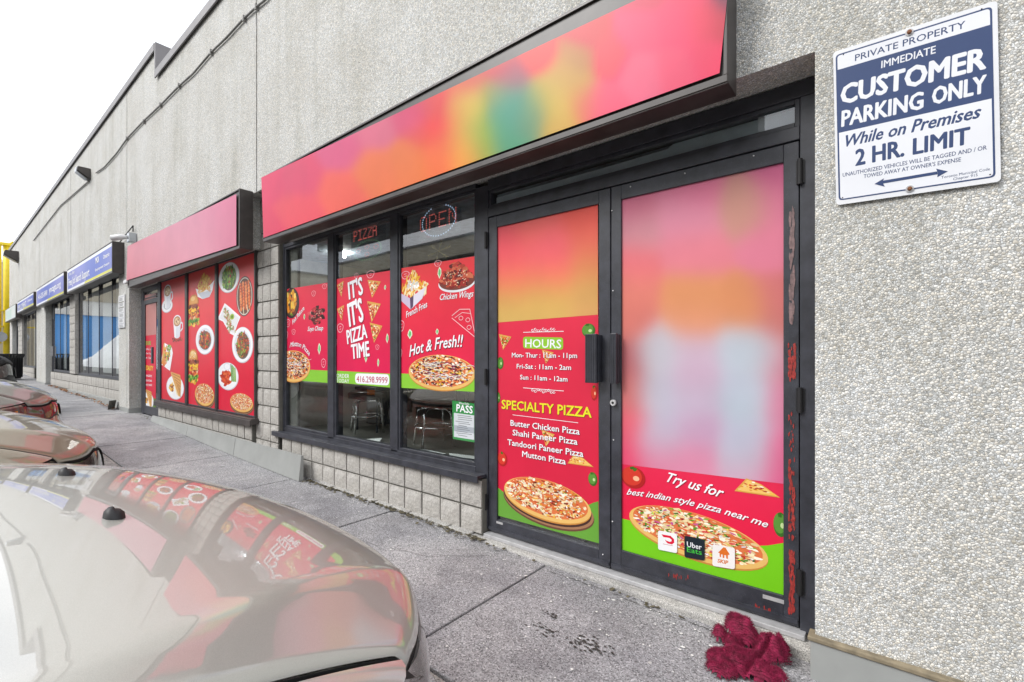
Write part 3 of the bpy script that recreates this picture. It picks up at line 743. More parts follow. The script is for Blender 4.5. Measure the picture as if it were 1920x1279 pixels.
# the face
F1 = [(497, 335, (239, 83, 120)), (494, 440, (239, 78, 114)), (560, 330, (237, 94, 125)), (560, 400, (251, 105, 117)), (640, 280, (232, 110, 147)), (640, 360, (254, 122, 110)), (700, 240, (233, 127, 151)), (700, 320, (251, 140, 103)), (770, 215, (233, 99, 136)), (770, 300, (247, 141, 98)), (820, 180, (243, 45, 82)), (822, 240, (255, 62, 68)), (820, 290, (255, 132, 52)), (858, 165, (243, 115, 66)), (855, 215, (255, 122, 20)), (870, 285, (255, 168, 20)), (885, 195, (229, 199, 20)), (890, 240, (206, 187, 41)), (905, 275, (152, 171, 85)), (930, 125, (224, 53, 77)), (950, 200, (59, 162, 138)), (945, 240, (59, 157, 132)), (985, 230, (96, 145, 108)), (955, 150, (163, 83, 108)), (1010, 190, (130, 160, 99)), (1010, 110, (242, 63, 81)), (1040, 190, (221, 184, 74)), (1060, 140, (216, 167, 81)), (1085, 110, (201, 140, 79)), (1040, 230, (216, 173, 75)), (1090, 190, (235, 119, 100)), (1100, 60, (231, 52, 88)), (1140, 110, (252, 60, 103)), (1130, 190, (255, 104, 134)), (1200, 60, (255, 98, 134)), (1200, 140, (254, 120, 150)), (1270, 50, (255, 92, 129)), (1270, 130, (255, 103, 134)), (1320, 40, (255, 81, 118)), (1330, 110, (255, 86, 123)), (1300, -20, (252, 87, 124)), (1350, 40, (216, 64, 94)), (1372, 0, (115, 60, 84)), (1200, -20, (231, 73, 109)), (865, 200, (225, 190, 30)), (880, 220, (205, 200, 35)), (862, 250, (240, 170, 30)), (875, 270, (240, 185, 30)), (895, 255, (150, 190, 60)), (915, 240, (110, 170, 90)), (930, 215, (70, 155, 125)), (955, 185, (50, 150, 130)), (965, 215, (60, 150, 130)), (950, 262, (75, 155, 115)), (1000, 215, (110, 150, 105)), (1035, 165, (215, 180, 80)), (1050, 195, (225, 190, 90)), (1075, 165, (215, 170, 85)), (880, 150, (220, 90, 70)), (840, 265, (242, 120, 50)), (925, 180, (160, 160, 80)), (800, 250, (238, 100, 100)), (815, 205, (225, 50, 85)), (780, 190, (215, 60, 100))]
gradient_sheet('sign_face', YS-.003, [(490, 333), (1372, -85), (1349, 137), (494, 446)], F1, big, 170, 44, 19, .68, 1.28)
m = MB(); m.box(-4.83, -.535, YS+.004, YS+.014, 1.118, 1.1255); m.build('sign_lip', 'brown', big, bevel=.003)
lsg = signbox('plain pink shop sign box above the left food shop', -10.0, -5.42, 1.15, 1.79, -.14)
F2 = [(243, 465, (222, 120, 135)), (240, 525, (222, 105, 125)), (300, 440, (225, 135, 160)), (300, 500, (228, 130, 150)), (360, 400, (228, 140, 168)), (360, 480, (230, 150, 170)), (440, 370, (228, 110, 150)), (440, 450, (226, 115, 150))]
gradient_sheet('sign_face', -.143, [(239, 462), (443, 364), (443, 460), (237, 526)], F2, lsg, 40, 12, 40, .84)
# blue employment-service signs
bt = (70, 92, 190)
def blue_sign(label, x0, x1, z0, z1, yellow_from=.45, shift=0):
    t = signbox(label, x0, x1, z0, z1, -.17, group='blue service signs further along the plaza', side='brown', lip=.03)
    p = Pic(-.172); X0, X1, Z0, Z1 = x0+.03, x1-.03, z0+.035, z1-.03
    p.poly([(X0, Z0), (X1, Z0), (X1, Z1), (X0, Z1)], pc(240, 242, 250), True)
    n = 24; xa, xb, za, zb = X0+.08, X1, Z0+.05, Z1-.06
    for i in range(n):
        a, b = i/n, (i+1)/n; k = .5+.5*math.sin(a*7+shift)
        cc = pc(int(72+60*k), int(98+38*k), int(196+14*k)); p.poly([(xa+(xb-xa)*a, za), (xa+(xb-xa)*b, za), (xa+(xb-xa)*b, zb), (xa+(xb-xa)*a, zb)], cc, True)
    xm = X0+(X1-X0)*yellow_from; p.poly([(xm, Z0+.005), (X1, Z0+.005), (X1, Z0+.05), (xm+.1, Z0+.05)], pc(225, 220, 60), True)
    p.build('sign_face', t); return t, p
sA, _ = blue_sign('blue lit sign reading Free Job Search Support next to the pink sign', -15.42, -10.9, 1.50, 2.07)
sB, _ = blue_sign('blue sign with phone number and web address, second of the blue signs', -20.74, -15.86, 1.52, 2.09, .45, 2)
sC, _ = blue_sign('smallest far blue employment sign beside the white far sign', -26.0, -21.4, 1.62, 2.07, .4, 4)
def pl_text(txt, y, x0, z0, x1, cap, c, par, bold=.02, shear=0):
    v, f = text_mesh(txt, bold, shear); a, b = v[:, 0].min(), v[:, 0].max(); sc = cap/capheight(bold)
    p = Pic(y); p.V = [(x0+(q[0]-a)/(b-a)*(x1-x0), y, z0+q[1]*sc) for q in v]; p.Fc = list(f); p.Cc = [c]*len(p.V); return p.build('lettering', par)
W_ = pc(250, 250, 255)
pl_text('Free Job Search Support', -.174, -15.2, 1.66, -12.85, .17, W_, sA, .02)
pl_text('We offer', -.174, -15.15, 1.89, -14.45, .07, W_, sA, .01)
pl_text('YMCA', -.174, -12.3, 1.83, -11.95, .12, W_, sA, .04); pl_text('Ontario', -.174, -11.6, 1.83, -11.1, .08, W_, sA)
pl_text('Employment Ontario', -.174, -12.3, 1.68, -11.1, .05, W_, sA)
pl_text('416-335-5490', -.174, -20.3, 1.72, -18.5, .16, W_, sB, .02); pl_text('ymcagta.org', -.174, -18.2, 1.75, -16.3, .17, W_, sB, .02)
pl_text('EMPLOYMENT', -.174, -25.7, 1.72, -23.3, .2, W_, sC, .02); pl_text('Ontario', -.174, -22.9, 1.83, -21.7, .09, W_, sC)
sD = signbox('blank white and pale green sign at the far end of the plaza', -30.7, -26.6, 1.50, 2.05, -.17)
p = Pic(-.172); p.poly([(-30.67, 1.53), (-26.63, 1.53), (-26.63, 2.03), (-30.67, 2.03)], pc(225, 232, 228), True); p.poly([(-30.3, 1.58), (-28.1, 1.58), (-28.1, 1.95), (-30.3, 1.95)], pc(205, 225, 215), True); p.build('sign_face', sD)

# ------------------------------------------------------------------ parking sign on the right pier
YP = -.012
ps = thing('parking_sign', 'white and navy CUSTOMER PARKING ONLY sign bolted to the pebbled wall', 'sign', (.035, -.01, .58))
tl, tr, br, bl = [P(*q, YP) for q in ((1562, 98), (1870, 0), (1877, 340), (1568, 385))]
def rr_outline(c, r, n=5):
    out = []; c = [np.array(q) for q in c]
    for i in range(4):
        p0, p1, p2 = c[i-1], c[i], c[(i+1) % 4]; a = (p0-p1)/np.linalg.norm(p0-p1); b = (p2-p1)/np.linalg.norm(p2-p1)
        for k in range(n+1):
            t = k/n; out.append(tuple((1-t)**2*(p1+a*r)+2*t*(1-t)*p1+t*t*(p1+b*r)))
    return out
m = MB(); m.extr(rr_outline([bl, br, tr, tl], .014), YP, YP+.0025); m.build('sign_plate', simple('sign_white', (.74, .75, .78), .35, 0, .05, 6), ps)
navy = pc(58, 76, 118); wht = pc(238, 240, 246)
p = Pic(YP-.0006)
def bil(u, v):
    q = [(1-u)*(1-v)*np.array(tl)+u*(1-v)*np.array(tr)+u*v*np.array(br)+(1-u)*v*np.array(bl)][0]; return tuple(q)
def sgrect(u0, v0, u1, v1, c, r=.008): p.poly(rr_outline([bil(u0, v1), bil(u1, v1), bil(u1, v0), bil(u0, v0)], r), c, True)
sgrect(.018, .025, .972, .972, navy, .014); sgrect(.030, .034, .960, .964, wht, .010)
sgrect(.030, .125, .960, .535, navy, .001)
p.build('sign_print', ps)
cr5 = lambda x, y: (1500+x/2.907, y/2.907)
def L5(txt, a, b, cap, c, bold=.03, shear=0): lettering(txt, YP, cr5(*a), cr5(*b), cap/2.907, c, ps, bold, shear)
L5('PRIVATE PROPERTY', (300, 334), (900, 152), 34, navy, .012)
L5('IMMEDIATE', (443, 372), (738, 290), 38, wht, .02)
L5('CUSTOMER', (225, 568), (1008, 372), 98, wht, .05)
L5('PARKING', (228, 690), (668, 590), 82, wht, .04); L5('ONLY', (722, 570), (1010, 503), 88, wht, .04)
L5('While on Premises', (250, 800), (985, 640), 60, navy, .03, .3)
L5('2 HR.', (305, 903), (565, 850), 84, navy, .04); L5('LIMIT', (618, 842), (922, 783), 84, navy, .04)
L5('UNAUTHORIZED VEHICLES WILL BE TAGGED AND / OR', (233, 965), (1018, 815), 20, navy, .012)
L5("TOWED AWAY AT OWNER'S EXPENSE", (347, 972), (877, 880), 20, navy, .012)
L5('Toronto Municipal Code', (770, 975), (1035, 928), 14, navy, .008); L5('Chapter 915', (835, 984), (968, 960), 14, navy, .008)
p = Pic(YP-.0012)
q5 = lambda pts: p.pxpoly([cr5(*a) for a in pts], navy)
q5([(450, 985), (450, 1001), (750, 950), (750, 934)][::1]); q5([(406, 1003), (462, 1018), (450, 993), (458, 972)]); q5([(806, 934), (748, 966), (752, 942), (742, 920)])
p.build('arrow', ps)
for a in ((596, 178), (598, 1030)):
    x, z = P(*cr5(*a), YP)
    m = MB(); m.tube([(x, YP, z), (x, YP-.004, z)], .0115, 18); w_ = m.build('washer', 'alu', ps)
    m = MB(); m.tube([(x, YP-.004, z), (x, YP-.008, z), (x, YP-.010, z)], [.007, .007, .004], 10); m.build('bolt_head', 'rust', w_)
m = MB()
for a in ((237, 298), (990, 50), (232, 1078), (1036, 952)):
    x, z = P(*cr5(*a), YP); m.tube([(x, YP-.0008, z), (x, YP-.0013, z)], .0022, 8)
m.build('screw_hole', 'gap', ps)

# small notice plaque on the pier between shops
pq = thing('notice_plaque', 'narrow stack of small white notices on the pier left of the red door', 'sign', (-11.02, -.01, .5))
x0, x1 = -11.24, -10.80; z0, z1 = .52, 1.12
m = MB(); m.box(x0, x1, -.02, -.004, z0, z1); m.build('plate', 'white', pq)
p = Pic(-.0205); z = z1-.02; rnd = random.Random(3)
for k in range(6):
    h = .09; p.poly([(x0+.03, z-h*.25), (x1-.04, z-h*.25), (x1-.04, z-.002), (x0+.03, z-.002)], pc(*( (120, 118, 105) if k in (1, 2) else (200, 200, 205))), True)
    for q in range(3):
        zz = z-.035-q*.018; a = x0+.05+rnd.random()*.05; p.poly([(a, zz-.008), (a+.2+rnd.random()*.08, zz-.008), (a+.2+rnd.random()*.08, zz), (a, zz)], pc(90, 90, 95), True)
    z -= .098
p.build('notice_text', pq)

# ------------------------------------------------------------------ posters
RED = (232, 44, 66)
CREAM = [pc(250, 235, 195), pc(245, 220, 170), pc(255, 245, 225), pc(238, 205, 150)]
SAUCE = [pc(200, 60, 40), pc(225, 95, 50), pc(170, 40, 35), pc(235, 140, 60)]
GREEN = [pc(90, 150, 40), pc(130, 180, 60), pc(60, 110, 35), pc(170, 205, 90)]
BROWN = [pc(120, 50, 30), pc(150, 70, 40), pc(95, 35, 25), pc(175, 95, 55)]
GOLD = [pc(245, 190, 60), pc(235, 165, 45), pc(250, 210, 100), pc(220, 140, 40)]
DARKM = [pc(70, 25, 25), pc(95, 30, 35), pc(50, 20, 20), pc(120, 45, 45)]
WH = pc(246, 246, 250)
def pizza(p, tilt=0, kind=0, board=True, rz=.62):
    if board:
        p.ell(.02, -.22, 1.0, rz*1.02, pc(110, 72, 55), 40, tilt); p.ell(.02, -.17, .99, rz, pc(165, 120, 88), 40, tilt); p.ell(0, -.12, .97, rz*.98, pc(70, 45, 40), 40, tilt)
    p.ell(0, -.04, .96, rz, pc(205, 140, 65), 44, tilt); p.ell(0, .0, .96, rz*.98, pc(236, 190, 110), 44, tilt)
    p.ell(0, .06, .90, rz*.88, pc(225, 120, 70), 44, tilt)
    p.scatter(240, 0, .06, .88, rz*.86, .03, .075, CREAM, 1.3, sq=.8, tilt=tilt)
    pal = {0: SAUCE+BROWN[:2]+GOLD[:2], 1: SAUCE[:3]+GREEN+[pc(200, 90, 150), pc(245, 215, 90), pc(215, 60, 70)], 2: DARKM+[pc(250, 200, 60), pc(150, 50, 90)]}[kind]
    p.scatter(300 if kind == 2 else 190, 0, .06, .86, rz*.84, .025, .07 if kind == 2 else .06, pal, 1.8, sq=.8, tilt=tilt)
    p.scatter(50 if kind == 2 else 150, 0, .06, .86, rz*.84, .015, .04, CREAM+[WH], 1.5, sq=.8, tilt=tilt)
    if kind != 2: p.scatter(90, 0, .06, .8, rz*.8, .01, .03, pal+GREEN, 1.3, sq=.8, tilt=tilt)
    if kind == 2:
        for k in range(16):
            a = random.uniform(-.8, .6); b = random.uniform(-.4, .45); pts = [(a+t*.12, b+.06+.05*math.sin(t*2+k)) for t in range(5)]; p.line(pts, .018, WH)
def plate(p, pal, n=150, rx=.62, rz=.62, asp=1.6, r0=.05, r1=.13, rot=None):
    p.ell(0, 0, 1, 1, pc(205, 205, 212), 40); p.ell(-.02, .02, .96, .96, pc(248, 248, 252), 40); p.ell(0, 0, .78, .78, pc(225, 228, 235), 36)
    p.ell(.04, -.05, rx*1.02, rz*1.02, pc(120, 100, 90), 24)
    p.scatter(n, 0, 0, rx, rz, r0, r1, pal, asp, rot)
def cup(p, saucer=True, beans=False):
    if saucer: p.ell(-.05, -.52, .93, .46, pc(200, 202, 210)); p.ell(-.05, -.50, .88, .42, WH); p.ell(-.02, -.5, .6, .26, pc(180, 182, 190))
    if beans: p.scatter(40, 0, -.82, .85, .16, .04, .1, BROWN, 1.5)
    p.line([(.5, .35), (.85, .30), (.88, -.05), (.55, -.25)], .12, pc(225, 226, 235))
    p.poly([(-.55, .45), (-.40, -.62), (-.15, -.72), (.2, -.72), (.45, -.62), (.62, .45)], pc(225, 226, 235)); p.poly([(-.55, .45), (-.40, -.62), (-.15, -.72), (-.1, .45)], pc(245, 246, 250))
    p.ell(.03, .48, .62, .42, pc(240, 240, 246)); p.ell(.03, .46, .54, .35, pc(176, 120, 75)); p.ell(.03, .46, .42, .26, pc(222, 190, 145))
    p.scatter(14, .03, .45, .34, .2, .04, .09, [pc(240, 225, 190), pc(180, 110, 60)] + (BROWN if beans else []), 1.5)
def fries(p, basket=True):
    p.poly([(-.95, -.1), (-.72, -.75), (-.2, -1), (.5, -.95), (.8, -.55), (1, .15), (.6, -.1), (0, -.3), (-.6, -.25)], WH); p.poly([(-.7, -.5), (.75, -.5), (.5, -.95), (-.2, -1)], pc(205, 210, 222))
    for _ in range(110):
        x = random.gauss(0, .32); z = random.uniform(-.45, .85-abs(x)*.9); a = random.gauss(90, 35)
        x = max(-.62, min(.68, x)); p.blob(x, z, .17, .05, random.choice(GOLD), 6, a)
def burger(p, tall=False):
    for (z, h, pal, n) in ((-.8, .16, GOLD+[pc(225, 150, 80)], 30), (-.58, .12, GREEN, 40), (-.35, .15, SAUCE+[pc(235, 190, 150)], 40), (-.12, .14, GOLD+BROWN, 40), (.1, .12, [pc(250, 205, 60), pc(245, 190, 50)], 30), (.25, .12, BROWN, 36)):
        p.scatter(n, 0, z, .72, h, .08, .17, pal, 1.6, 0)
    p.poly([(-.68, .38), (.68, .38), (.66, .62), (.5, .85), (.25, .97), (-.25, .97), (-.5, .85), (-.66, .62)], pc(205, 130, 55)); p.poly([(-.6, .44), (.52, .44), (.5, .66), (.3, .88), (-.2, .92), (-.48, .76)], pc(228, 165, 85)); p.ell(-.1, .74, .30, .14, pc(242, 200, 130), 22)
    if tall: p.scatter(50, 0, .62, .5, .3, .03, .05, CREAM, 1.5)
    p.scatter(14, -.1, -.75, .8, .15, .06, .12, GREEN, 1.3)
def sandwich(p):
    p.poly([(-1, -.55), (-.6, .3), (-.3, .9), (.85, .55), (1, .2), (.55, -1)], WH); p.poly([(-.85, -.55), (-.5, .8), (-.35, .95), (-.1, -.5), (-.3, -.65)], pc(225, 165, 85))
    p.scatter(60, .1, .15, .5, .45, .08, .16, GOLD+SAUCE+GREEN, 1.5); p.scatter(30, -.35, -.45, .4, .2, .07, .14, [pc(220, 120, 50), pc(235, 150, 70)], 1.5); p.scatter(16, .45, .55, .3, .22, .08, .14, GREEN, 1.4)
def panini(p):
    p.ell(0, -.12, 1, .86, pc(205, 206, 214)); p.ell(0, -.1, .95, .82, WH)
    p.poly([(-.5, .98), (.6, .8), (.7, .3), (.62, -.75), (.2, -.6)], pc(222, 165, 95))
    for k in range(7): p.line([(-.3+k*.14, .85-k*.2), (.62, .62-k*.22)], .035, pc(140, 80, 40))
    p.poly([(-.5, .98), (-.3, .6), (.45, -.75), (.2, -.6)], pc(245, 225, 180)); p.scatter(40, -.35, -.15, .3, .28, .06, .13, BROWN+GOLD, 1.4)
def skewers(p):
    p.ell(0, 0, 1, 1, pc(60, 55, 50), 40); p.ell(0, 0, .93, .95, pc(215, 205, 195), 40); p.ell(0, 0, .86, .89, pc(105, 75, 60), 40)
    for k in range(4):
        x = -.48+k*.33
        for j in range(9):
            z = .62-j*.155+(k % 2)*.05; p.blob(x+(j*.012), z, .15, .11, random.choice([pc(225, 110, 50), pc(205, 85, 40), pc(235, 135, 75)]), 8, 0)
            p.blob(x-.03+(j*.012), z+.03, .06, .03, pc(245, 175, 120), 6)
    p.line([(-.15, -.55), (-.05, -.9)], .08, pc(240, 225, 190)); p.line([(.3, -.45), (.42, -.8)], .08, pc(240, 225, 190))
def wrap(p):
    p.poly([(-1, .1), (-.35, 1), (.1, .7), (1, .05), (.75, -.35), (.45, -1), (.1, -.85), (-.5, -.1)], WH); p.poly([(-.8, .12), (-.33, .85), (.05, .6), (.85, 0), (.45, -.85), (.15, -.75), (-.4, -.05)], pc(232, 232, 236))
    for k in range(80):
        t = random.random(); p.blob(-.3+t*.6+random.gauss(0, .14), .55-t*1.15+random.gauss(0, .12), .1, .06, random.choice([pc(200, 190, 150), pc(160, 150, 100), pc(190, 110, 80), pc(235, 232, 215), pc(120, 150, 70)]))
    p.ell(.3, .12, .18, .17, pc(160, 190, 50)); p.ell(.3, .12, .09, .09, pc(90, 130, 30))
def wings(p):
    p.ell(-.05, -.05, .98, .95, pc(212, 213, 222), 36); p.ell(-.05, -.03, .92, .9, WH, 36); p.ell(-.1, .62, .32, .25, pc(225, 228, 235)); p.ell(-.1, .62, .24, .18, WH)
    p.scatter(70, -.18, -.15, .48, .5, .09, .2, [pc(205, 60, 30), pc(225, 90, 45), pc(180, 45, 25), pc(238, 120, 70)], 1.7)
    for k in range(4): p.line([(.25+k*.12, .8-k*.08), (.35+k*.11, -.38)], .09, random.choice(GREEN))
def bowlwings(p):
    p.ell(0, -.3, 1, .55, pc(235, 235, 240), 36); p.ell(0, -.22, .96, .5, pc(120, 60, 50), 36)
    p.scatter(130, -.05, -.02, .8, .52, .1, .22, [pc(175, 50, 40), pc(200, 80, 55), pc(140, 35, 30), pc(215, 115, 80), pc(90, 25, 25)], 1.5); p.scatter(50, 0, .3, .5, .5, .08, .16, [pc(185, 60, 45), pc(205, 100, 70), pc(110, 30, 28)], 1.4); p.scatter(60, 0, 0, .7, .5, .015, .035, CREAM)
def friesbox(p):
    for _ in range(120):
        x = random.gauss(.03, .38); z = random.uniform(-.25, .95-abs(x)*.7); p.blob(max(-.8, min(.85, x)), z, .2, .055, random.choice(GOLD+CREAM[:2]), 6, random.gauss(90, 30))
    p.scatter(26, 0, .25, .35, .25, .06, .12, [WH, pc(225, 220, 215)], 1.5)
    p.poly([(-.98, .0), (-.2, -.4), (-.15, -1), (-.78, -.5)], pc(205, 190, 215)); p.poly([(-.2, -.4), (.85, .1), (.62, -.5), (-.15, -1)], pc(228, 222, 238)); p.poly([(-.2, -.4), (.05, -.28), (.02, -.85), (-.15, -1)], pc(90, 70, 100))
def pieces(p, pal):
    p.scatter(46, 0, 0, .8, .75, .16, .3, pal, 1.4); p.scatter(26, 0, .1, .7, .6, .04, .08, [pc(240, 190, 170), pc(230, 120, 100)], 1.8)
def pan(p):
    p.ell(0, 0, 1, 1, pc(45, 38, 38), 36); p.ell(0, .03, .9, .9, pc(80, 60, 50), 36); p.scatter(60, -.05, .1, .68, .66, .12, .26, GOLD+[pc(215, 130, 50)], 1.6, 90); p.scatter(20, .1, -.6, .4, .2, .06, .12, BROWN+GREEN[:1], 1.5)
def slice_(p, flip=1):
    p.poly([(-.9*flip, .95), (1*flip, .55), (-.25*flip, -1)][::flip], pc(225, 170, 85)); p.poly([(-.75*flip, .72), (.75*flip, .45), (-.22*flip, -.85)][::flip], pc(245, 205, 120))
    for _ in range(90):
        a, b = random.random(), random.random()
        if a+b > 1: a, b = 1-a, 1-b
        A, B, C = (-.7, .68), (.7, .42), (-.22, -.75); x = A[0]+(B[0]-A[0])*a+(C[0]-A[0])*b; z = A[1]+(B[1]-A[1])*a+(C[1]-A[1])*b
        p.blob(x*flip, z, .14, .08, random.choice(SAUCE+SAUCE+CREAM+GREEN[:1]+[pc(190, 40, 60)]))
def veg(p, c1, c2, hi):
    p.ell(0, 0, 1, .95, c2, 28); p.ell(-.12, .1, .84, .8, c1, 28); p.ell(.25, -.05, .26, .22, hi, 14); p.scatter(8, -.1, .75, .3, .12, .12, .22, GREEN[2:3], 1.6)
def leaf(p, c=None):
    p.poly([(0, 1), (.55, .5), (.6, -.2), (0, -1), (-.6, -.2), (-.4, .5)][::-1], pc(240, 250, 225)); p.poly([(0, .75), (.35, .35), (.38, -.15), (0, -.7), (-.38, -.15), (-.25, .35)][::-1], c or pc(110, 200, 120))
def outline_(p, c=None):
    c = c or pc(250, 190, 200); pts = [(math.cos(R(a))*(.9+.12*math.sin(R(a*3))), math.sin(R(a))*.9) for a in range(0, 361, 24)]
    p.line(pts, .14, c); p.line([(-.3, .2), (.3, .3)], .12, c); p.line([(-.2, -.3), (.3, -.2)], .12, c)
def sliceline(p):
    c = pc(252, 200, 205); p.line([(-.95, .55), (-.3, .95), (.5, .9), (.95, -1), (-.95, .4)], .05, c); p.line([(-.7, .4), (-.1, .72), (.6, .6)], .04, c)
    for q in ((-.2, .35), (.35, .2), (.45, -.3)): p.line([(q[0]+.17*math.cos(R(a)), q[1]+.14*math.sin(R(a))) for a in range(0, 361, 45)], .04, c)

def picture(fn, y, box, parent, name, k=0, *a, **kw):
    p = Pic(y-.0012-k*.0001, box); fn(p, *a, **kw); return p.build(name, parent)

def poster(label, y, tl, tr, br, bl, parent=None, c=RED, c2=None, group=None, name='window_poster'):
    pts = [P(*q, y) for q in (bl, br, tr, tl)]
    p = Pic(y); c2 = c2 or c
    V = []; Fc = []; Cc = []; n = 6
    for j in range(n+1):
        t = j/n; a = np.array(pts[0])*(1-t)+np.array(pts[3])*t; b = np.array(pts[1])*(1-t)+np.array(pts[2])*t
        cc = pc(*[c2[i]*(1-t)+c[i]*t for i in range(3)])
        V += [(a[0], y, a[1]), (b[0], y, b[1])]; Cc += [cc, cc]
        if j: k = 2*j; Fc.append((k-2, k-1, k+1, k))
    p.V, p.Fc, p.Cc = V, Fc, Cc
    o = p.build(name, None); tag(o, label, 'poster', group); return o
# left shop posters
YW = YL+.018
A1 = poster('red window poster with coffee cup, mug, sandwich and panini, nearest the red door', YW, (300, 523), (347, 510), (347, 763), (299, 750), c=(236, 78, 78), c2=(215, 38, 58), group='red food posters on the left shop windows')
A2 = poster('red window poster with fries, burgers, skewers and a pizza, middle one of the left shop', YW, (350, 510), (403, 492), (403, 774), (350, 763), c=(238, 85, 82), c2=(220, 35, 62), group='red food posters on the left shop windows')
A3 = poster('red window poster with salad, skewers, noodles and wings beside the block pilaster', YW, (406, 491), (476, 470), (476, 786), (406, 774), c=(236, 80, 80), c2=(222, 28, 62), group='red food posters on the left shop windows')
picture(cup, YW, (303, 531, 325, 587), A1, 'coffee_picture'); picture(cup, YW, (320, 588, 344, 642), A1, 'mug_picture', 0, False, True)
picture(sandwich, YW, (301, 640, 324, 695), A1, 'sandwich_picture'); picture(panini, YW, (312, 697, 345, 750), A1, 'panini_picture')
picture(fries, YW, (366, 508, 402, 560), A2, 'fries_picture'); picture(burger, YW, (350, 552, 377, 613), A2, 'burger_picture')
picture(plate, YW, (367, 609, 402, 665), A2, 'kebab_plate_picture', 0, BROWN+SAUCE+GREEN[:1]); picture(burger, YW, (350, 654, 375, 720), A2, 'burger_picture', 0, True)
picture(pizza, YW, (365, 714, 402, 766), A2, 'pizza_picture', 0, 0, 0, True, .8)
picture(plate, YW, (410, 492, 449, 549), A3, 'salad_picture', 0, GREEN+GREEN+SAUCE[:1], 190, .66, .78, 2.2, .07, .16, 80); picture(skewers, YW, (443, 518, 474, 593), A3, 'skewers_picture')
picture(wrap, YW, (408, 567, 451, 630), A3, 'wrap_picture'); picture(plate, YW, (435, 613, 475, 681), A3, 'noodle_plate_picture', .5, SAUCE+BROWN+GREEN+[pc(220, 130, 80)], 190, .6, .72, 3)
picture(wings, YW, (408, 677, 449, 732), A3, 'wings_picture'); picture(pizza, YW, (431, 733, 475, 777), A3, 'pizza_picture', 0, 0, 0, True, .8)
# the red door of the left shop
YD3 = YL+.055
dp = poster('narrow red menu poster with HOURS and SPECIALITY on the left shop door', YD3, (265, 555), (293, 549), (292, 776), (266, 768), c=(222, 30, 62), c2=(214, 20, 60))
p = Pic(YD3-.0006); p.pxpoly([(265, 631), (293, 627), (293, 549), (265, 555)], pc(196, 128, 124)); p.build('blank_area', dp); p = Pic(YD3-.0006); p.pxpoly([(266, 768), (292, 776), (292, 748), (266, 740)], pc(96, 130, 50)); p.build('print_area', dp)
lettering('HOURS', YD3, (272, 647), (283, 647), 7, pc(90, 210, 80), dp, .03); lettering('SPECIALITY', YD3, (269, 693), (287, 695), 8, pc(245, 225, 50), dp, .03)
for k, (t_, yy) in enumerate((('Mon-Thur 11am', 656), ('Fri-Sat 11am', 664), ('Sun 11am', 672), ('BURGERS', 706), ('SANDWICHES', 715), ('WINGS | SHAKES', 723))): lettering(t_, YD3, (271, yy), (285, yy+1), 3.5, W_, dp, .02)
picture(panini, YD3, (268, 730, 288, 768), dp, 'panini_picture', 2)
# pizza shop window posters
YG = YF+.020
B1 = poster('red poster with fish pakora, wings and mutton pizza in the leftmost pizza shop window', YG, (533, 543), (614, 530), (614, 718), (533, 712), c=(228, 48, 72), c2=(222, 20, 82), group='red posters in the pizza shop windows')
B2 = poster("red IT'S PIZZA TIME poster with phone number in the middle pizza shop window", YG, (627, 524), (733, 507), (733, 727), (627, 717), c=(230, 48, 70), c2=(224, 20, 85), group='red posters in the pizza shop windows')
B3 = poster('red Hot & Fresh poster with fries, wings and large pizza in right pizza shop window', YG, (747, 504), (893, 480), (893, 735), (747, 727), c=(236, 60, 66), c2=(228, 30, 80), group='red posters in the pizza shop windows')
LG = pc(140, 205, 60)
for o, pts in ((B1, [(533, 712), (614, 718), (614, 695), (533, 691)]), (B2, [(627, 717), (733, 727), (733, 701), (627, 695)]), (B3, [(747, 727), (893, 735), (893, 708), (747, 700)])):
    p = Pic(YG-.0005); p.pxpoly(pts, LG); p.build('green_band', o)
picture(pan, YG, (533, 540, 561, 597), B1, 'fish_pakora_picture'); picture(pieces, YG, (575, 572, 612, 611), B1, 'wings_picture', 0, DARKM+[pc(190, 50, 60), pc(215, 80, 90)])
picture(pizza, YG, (518, 655, 583, 718), B1, 'pizza_picture', 0, 0, 2, False, .95)
# trim: pizza may run past the sheet on the left, it is hidden by the frame
lettering('Fish Pakora', YG, (549, 609), (571, 580), 8, W_, B1, .015, .35, outline=pc(120, 20, 40)); lettering('Soya Chaap', YG, (577, 621), (606, 619), 8, W_, B1, .015, .35, outline=pc(120, 20, 40))
lettering('Mutton Pizza', YG, (543, 652), (580, 668), 9, W_, B1, .015, .35, outline=pc(120, 20, 40), arc=.12)
for k, (box, f_) in enumerate([((594, 643, 603, 665), leaf), ((568, 588, 573, 600), leaf), ((536, 598, 544, 614), outline_), ((547, 617, 554, 628), outline_), ((602, 672, 611, 690), outline_), ((584, 545, 592, 556), outline_), ((604, 532, 613, 542), outline_), ((534, 620, 540, 636), outline_)]):
    picture(f_, YG, box, B1, 'leaf_print' if f_ is leaf else 'outline_print', 1)
SL = [(688, 522, 714, 558), (687, 562, 714, 604), (692, 603, 717, 643)]
for b in SL: picture(slice_, YG, b, B2, 'pizza_slice_picture', 0, 1)
for b in [(632, 527, 645, 557), (632, 572, 646, 602)]: picture(slice_, YG, b, B2, 'pizza_slice_picture', 0, -1)
for t_, a, b, cap in (("IT'S", (655, 561), (681, 551), 31), ("IT'S", (656, 612), (682, 601), 42), ('PIZZA', (652, 645), (689, 633), 25), ('TIME', (660, 673), (693, 667), 26)):
    lettering(t_, YG, a, b, cap, W_, B2, .035, outline=pc(150, 15, 50), dz=.001)
lettering('ORDER', YG, (631, 708), (655, 709), 7, W_, B2, .01, dz=.0004); lettering('TODAY', YG, (631, 717), (655, 718.5), 7, W_, B2, .01, dz=.0004)
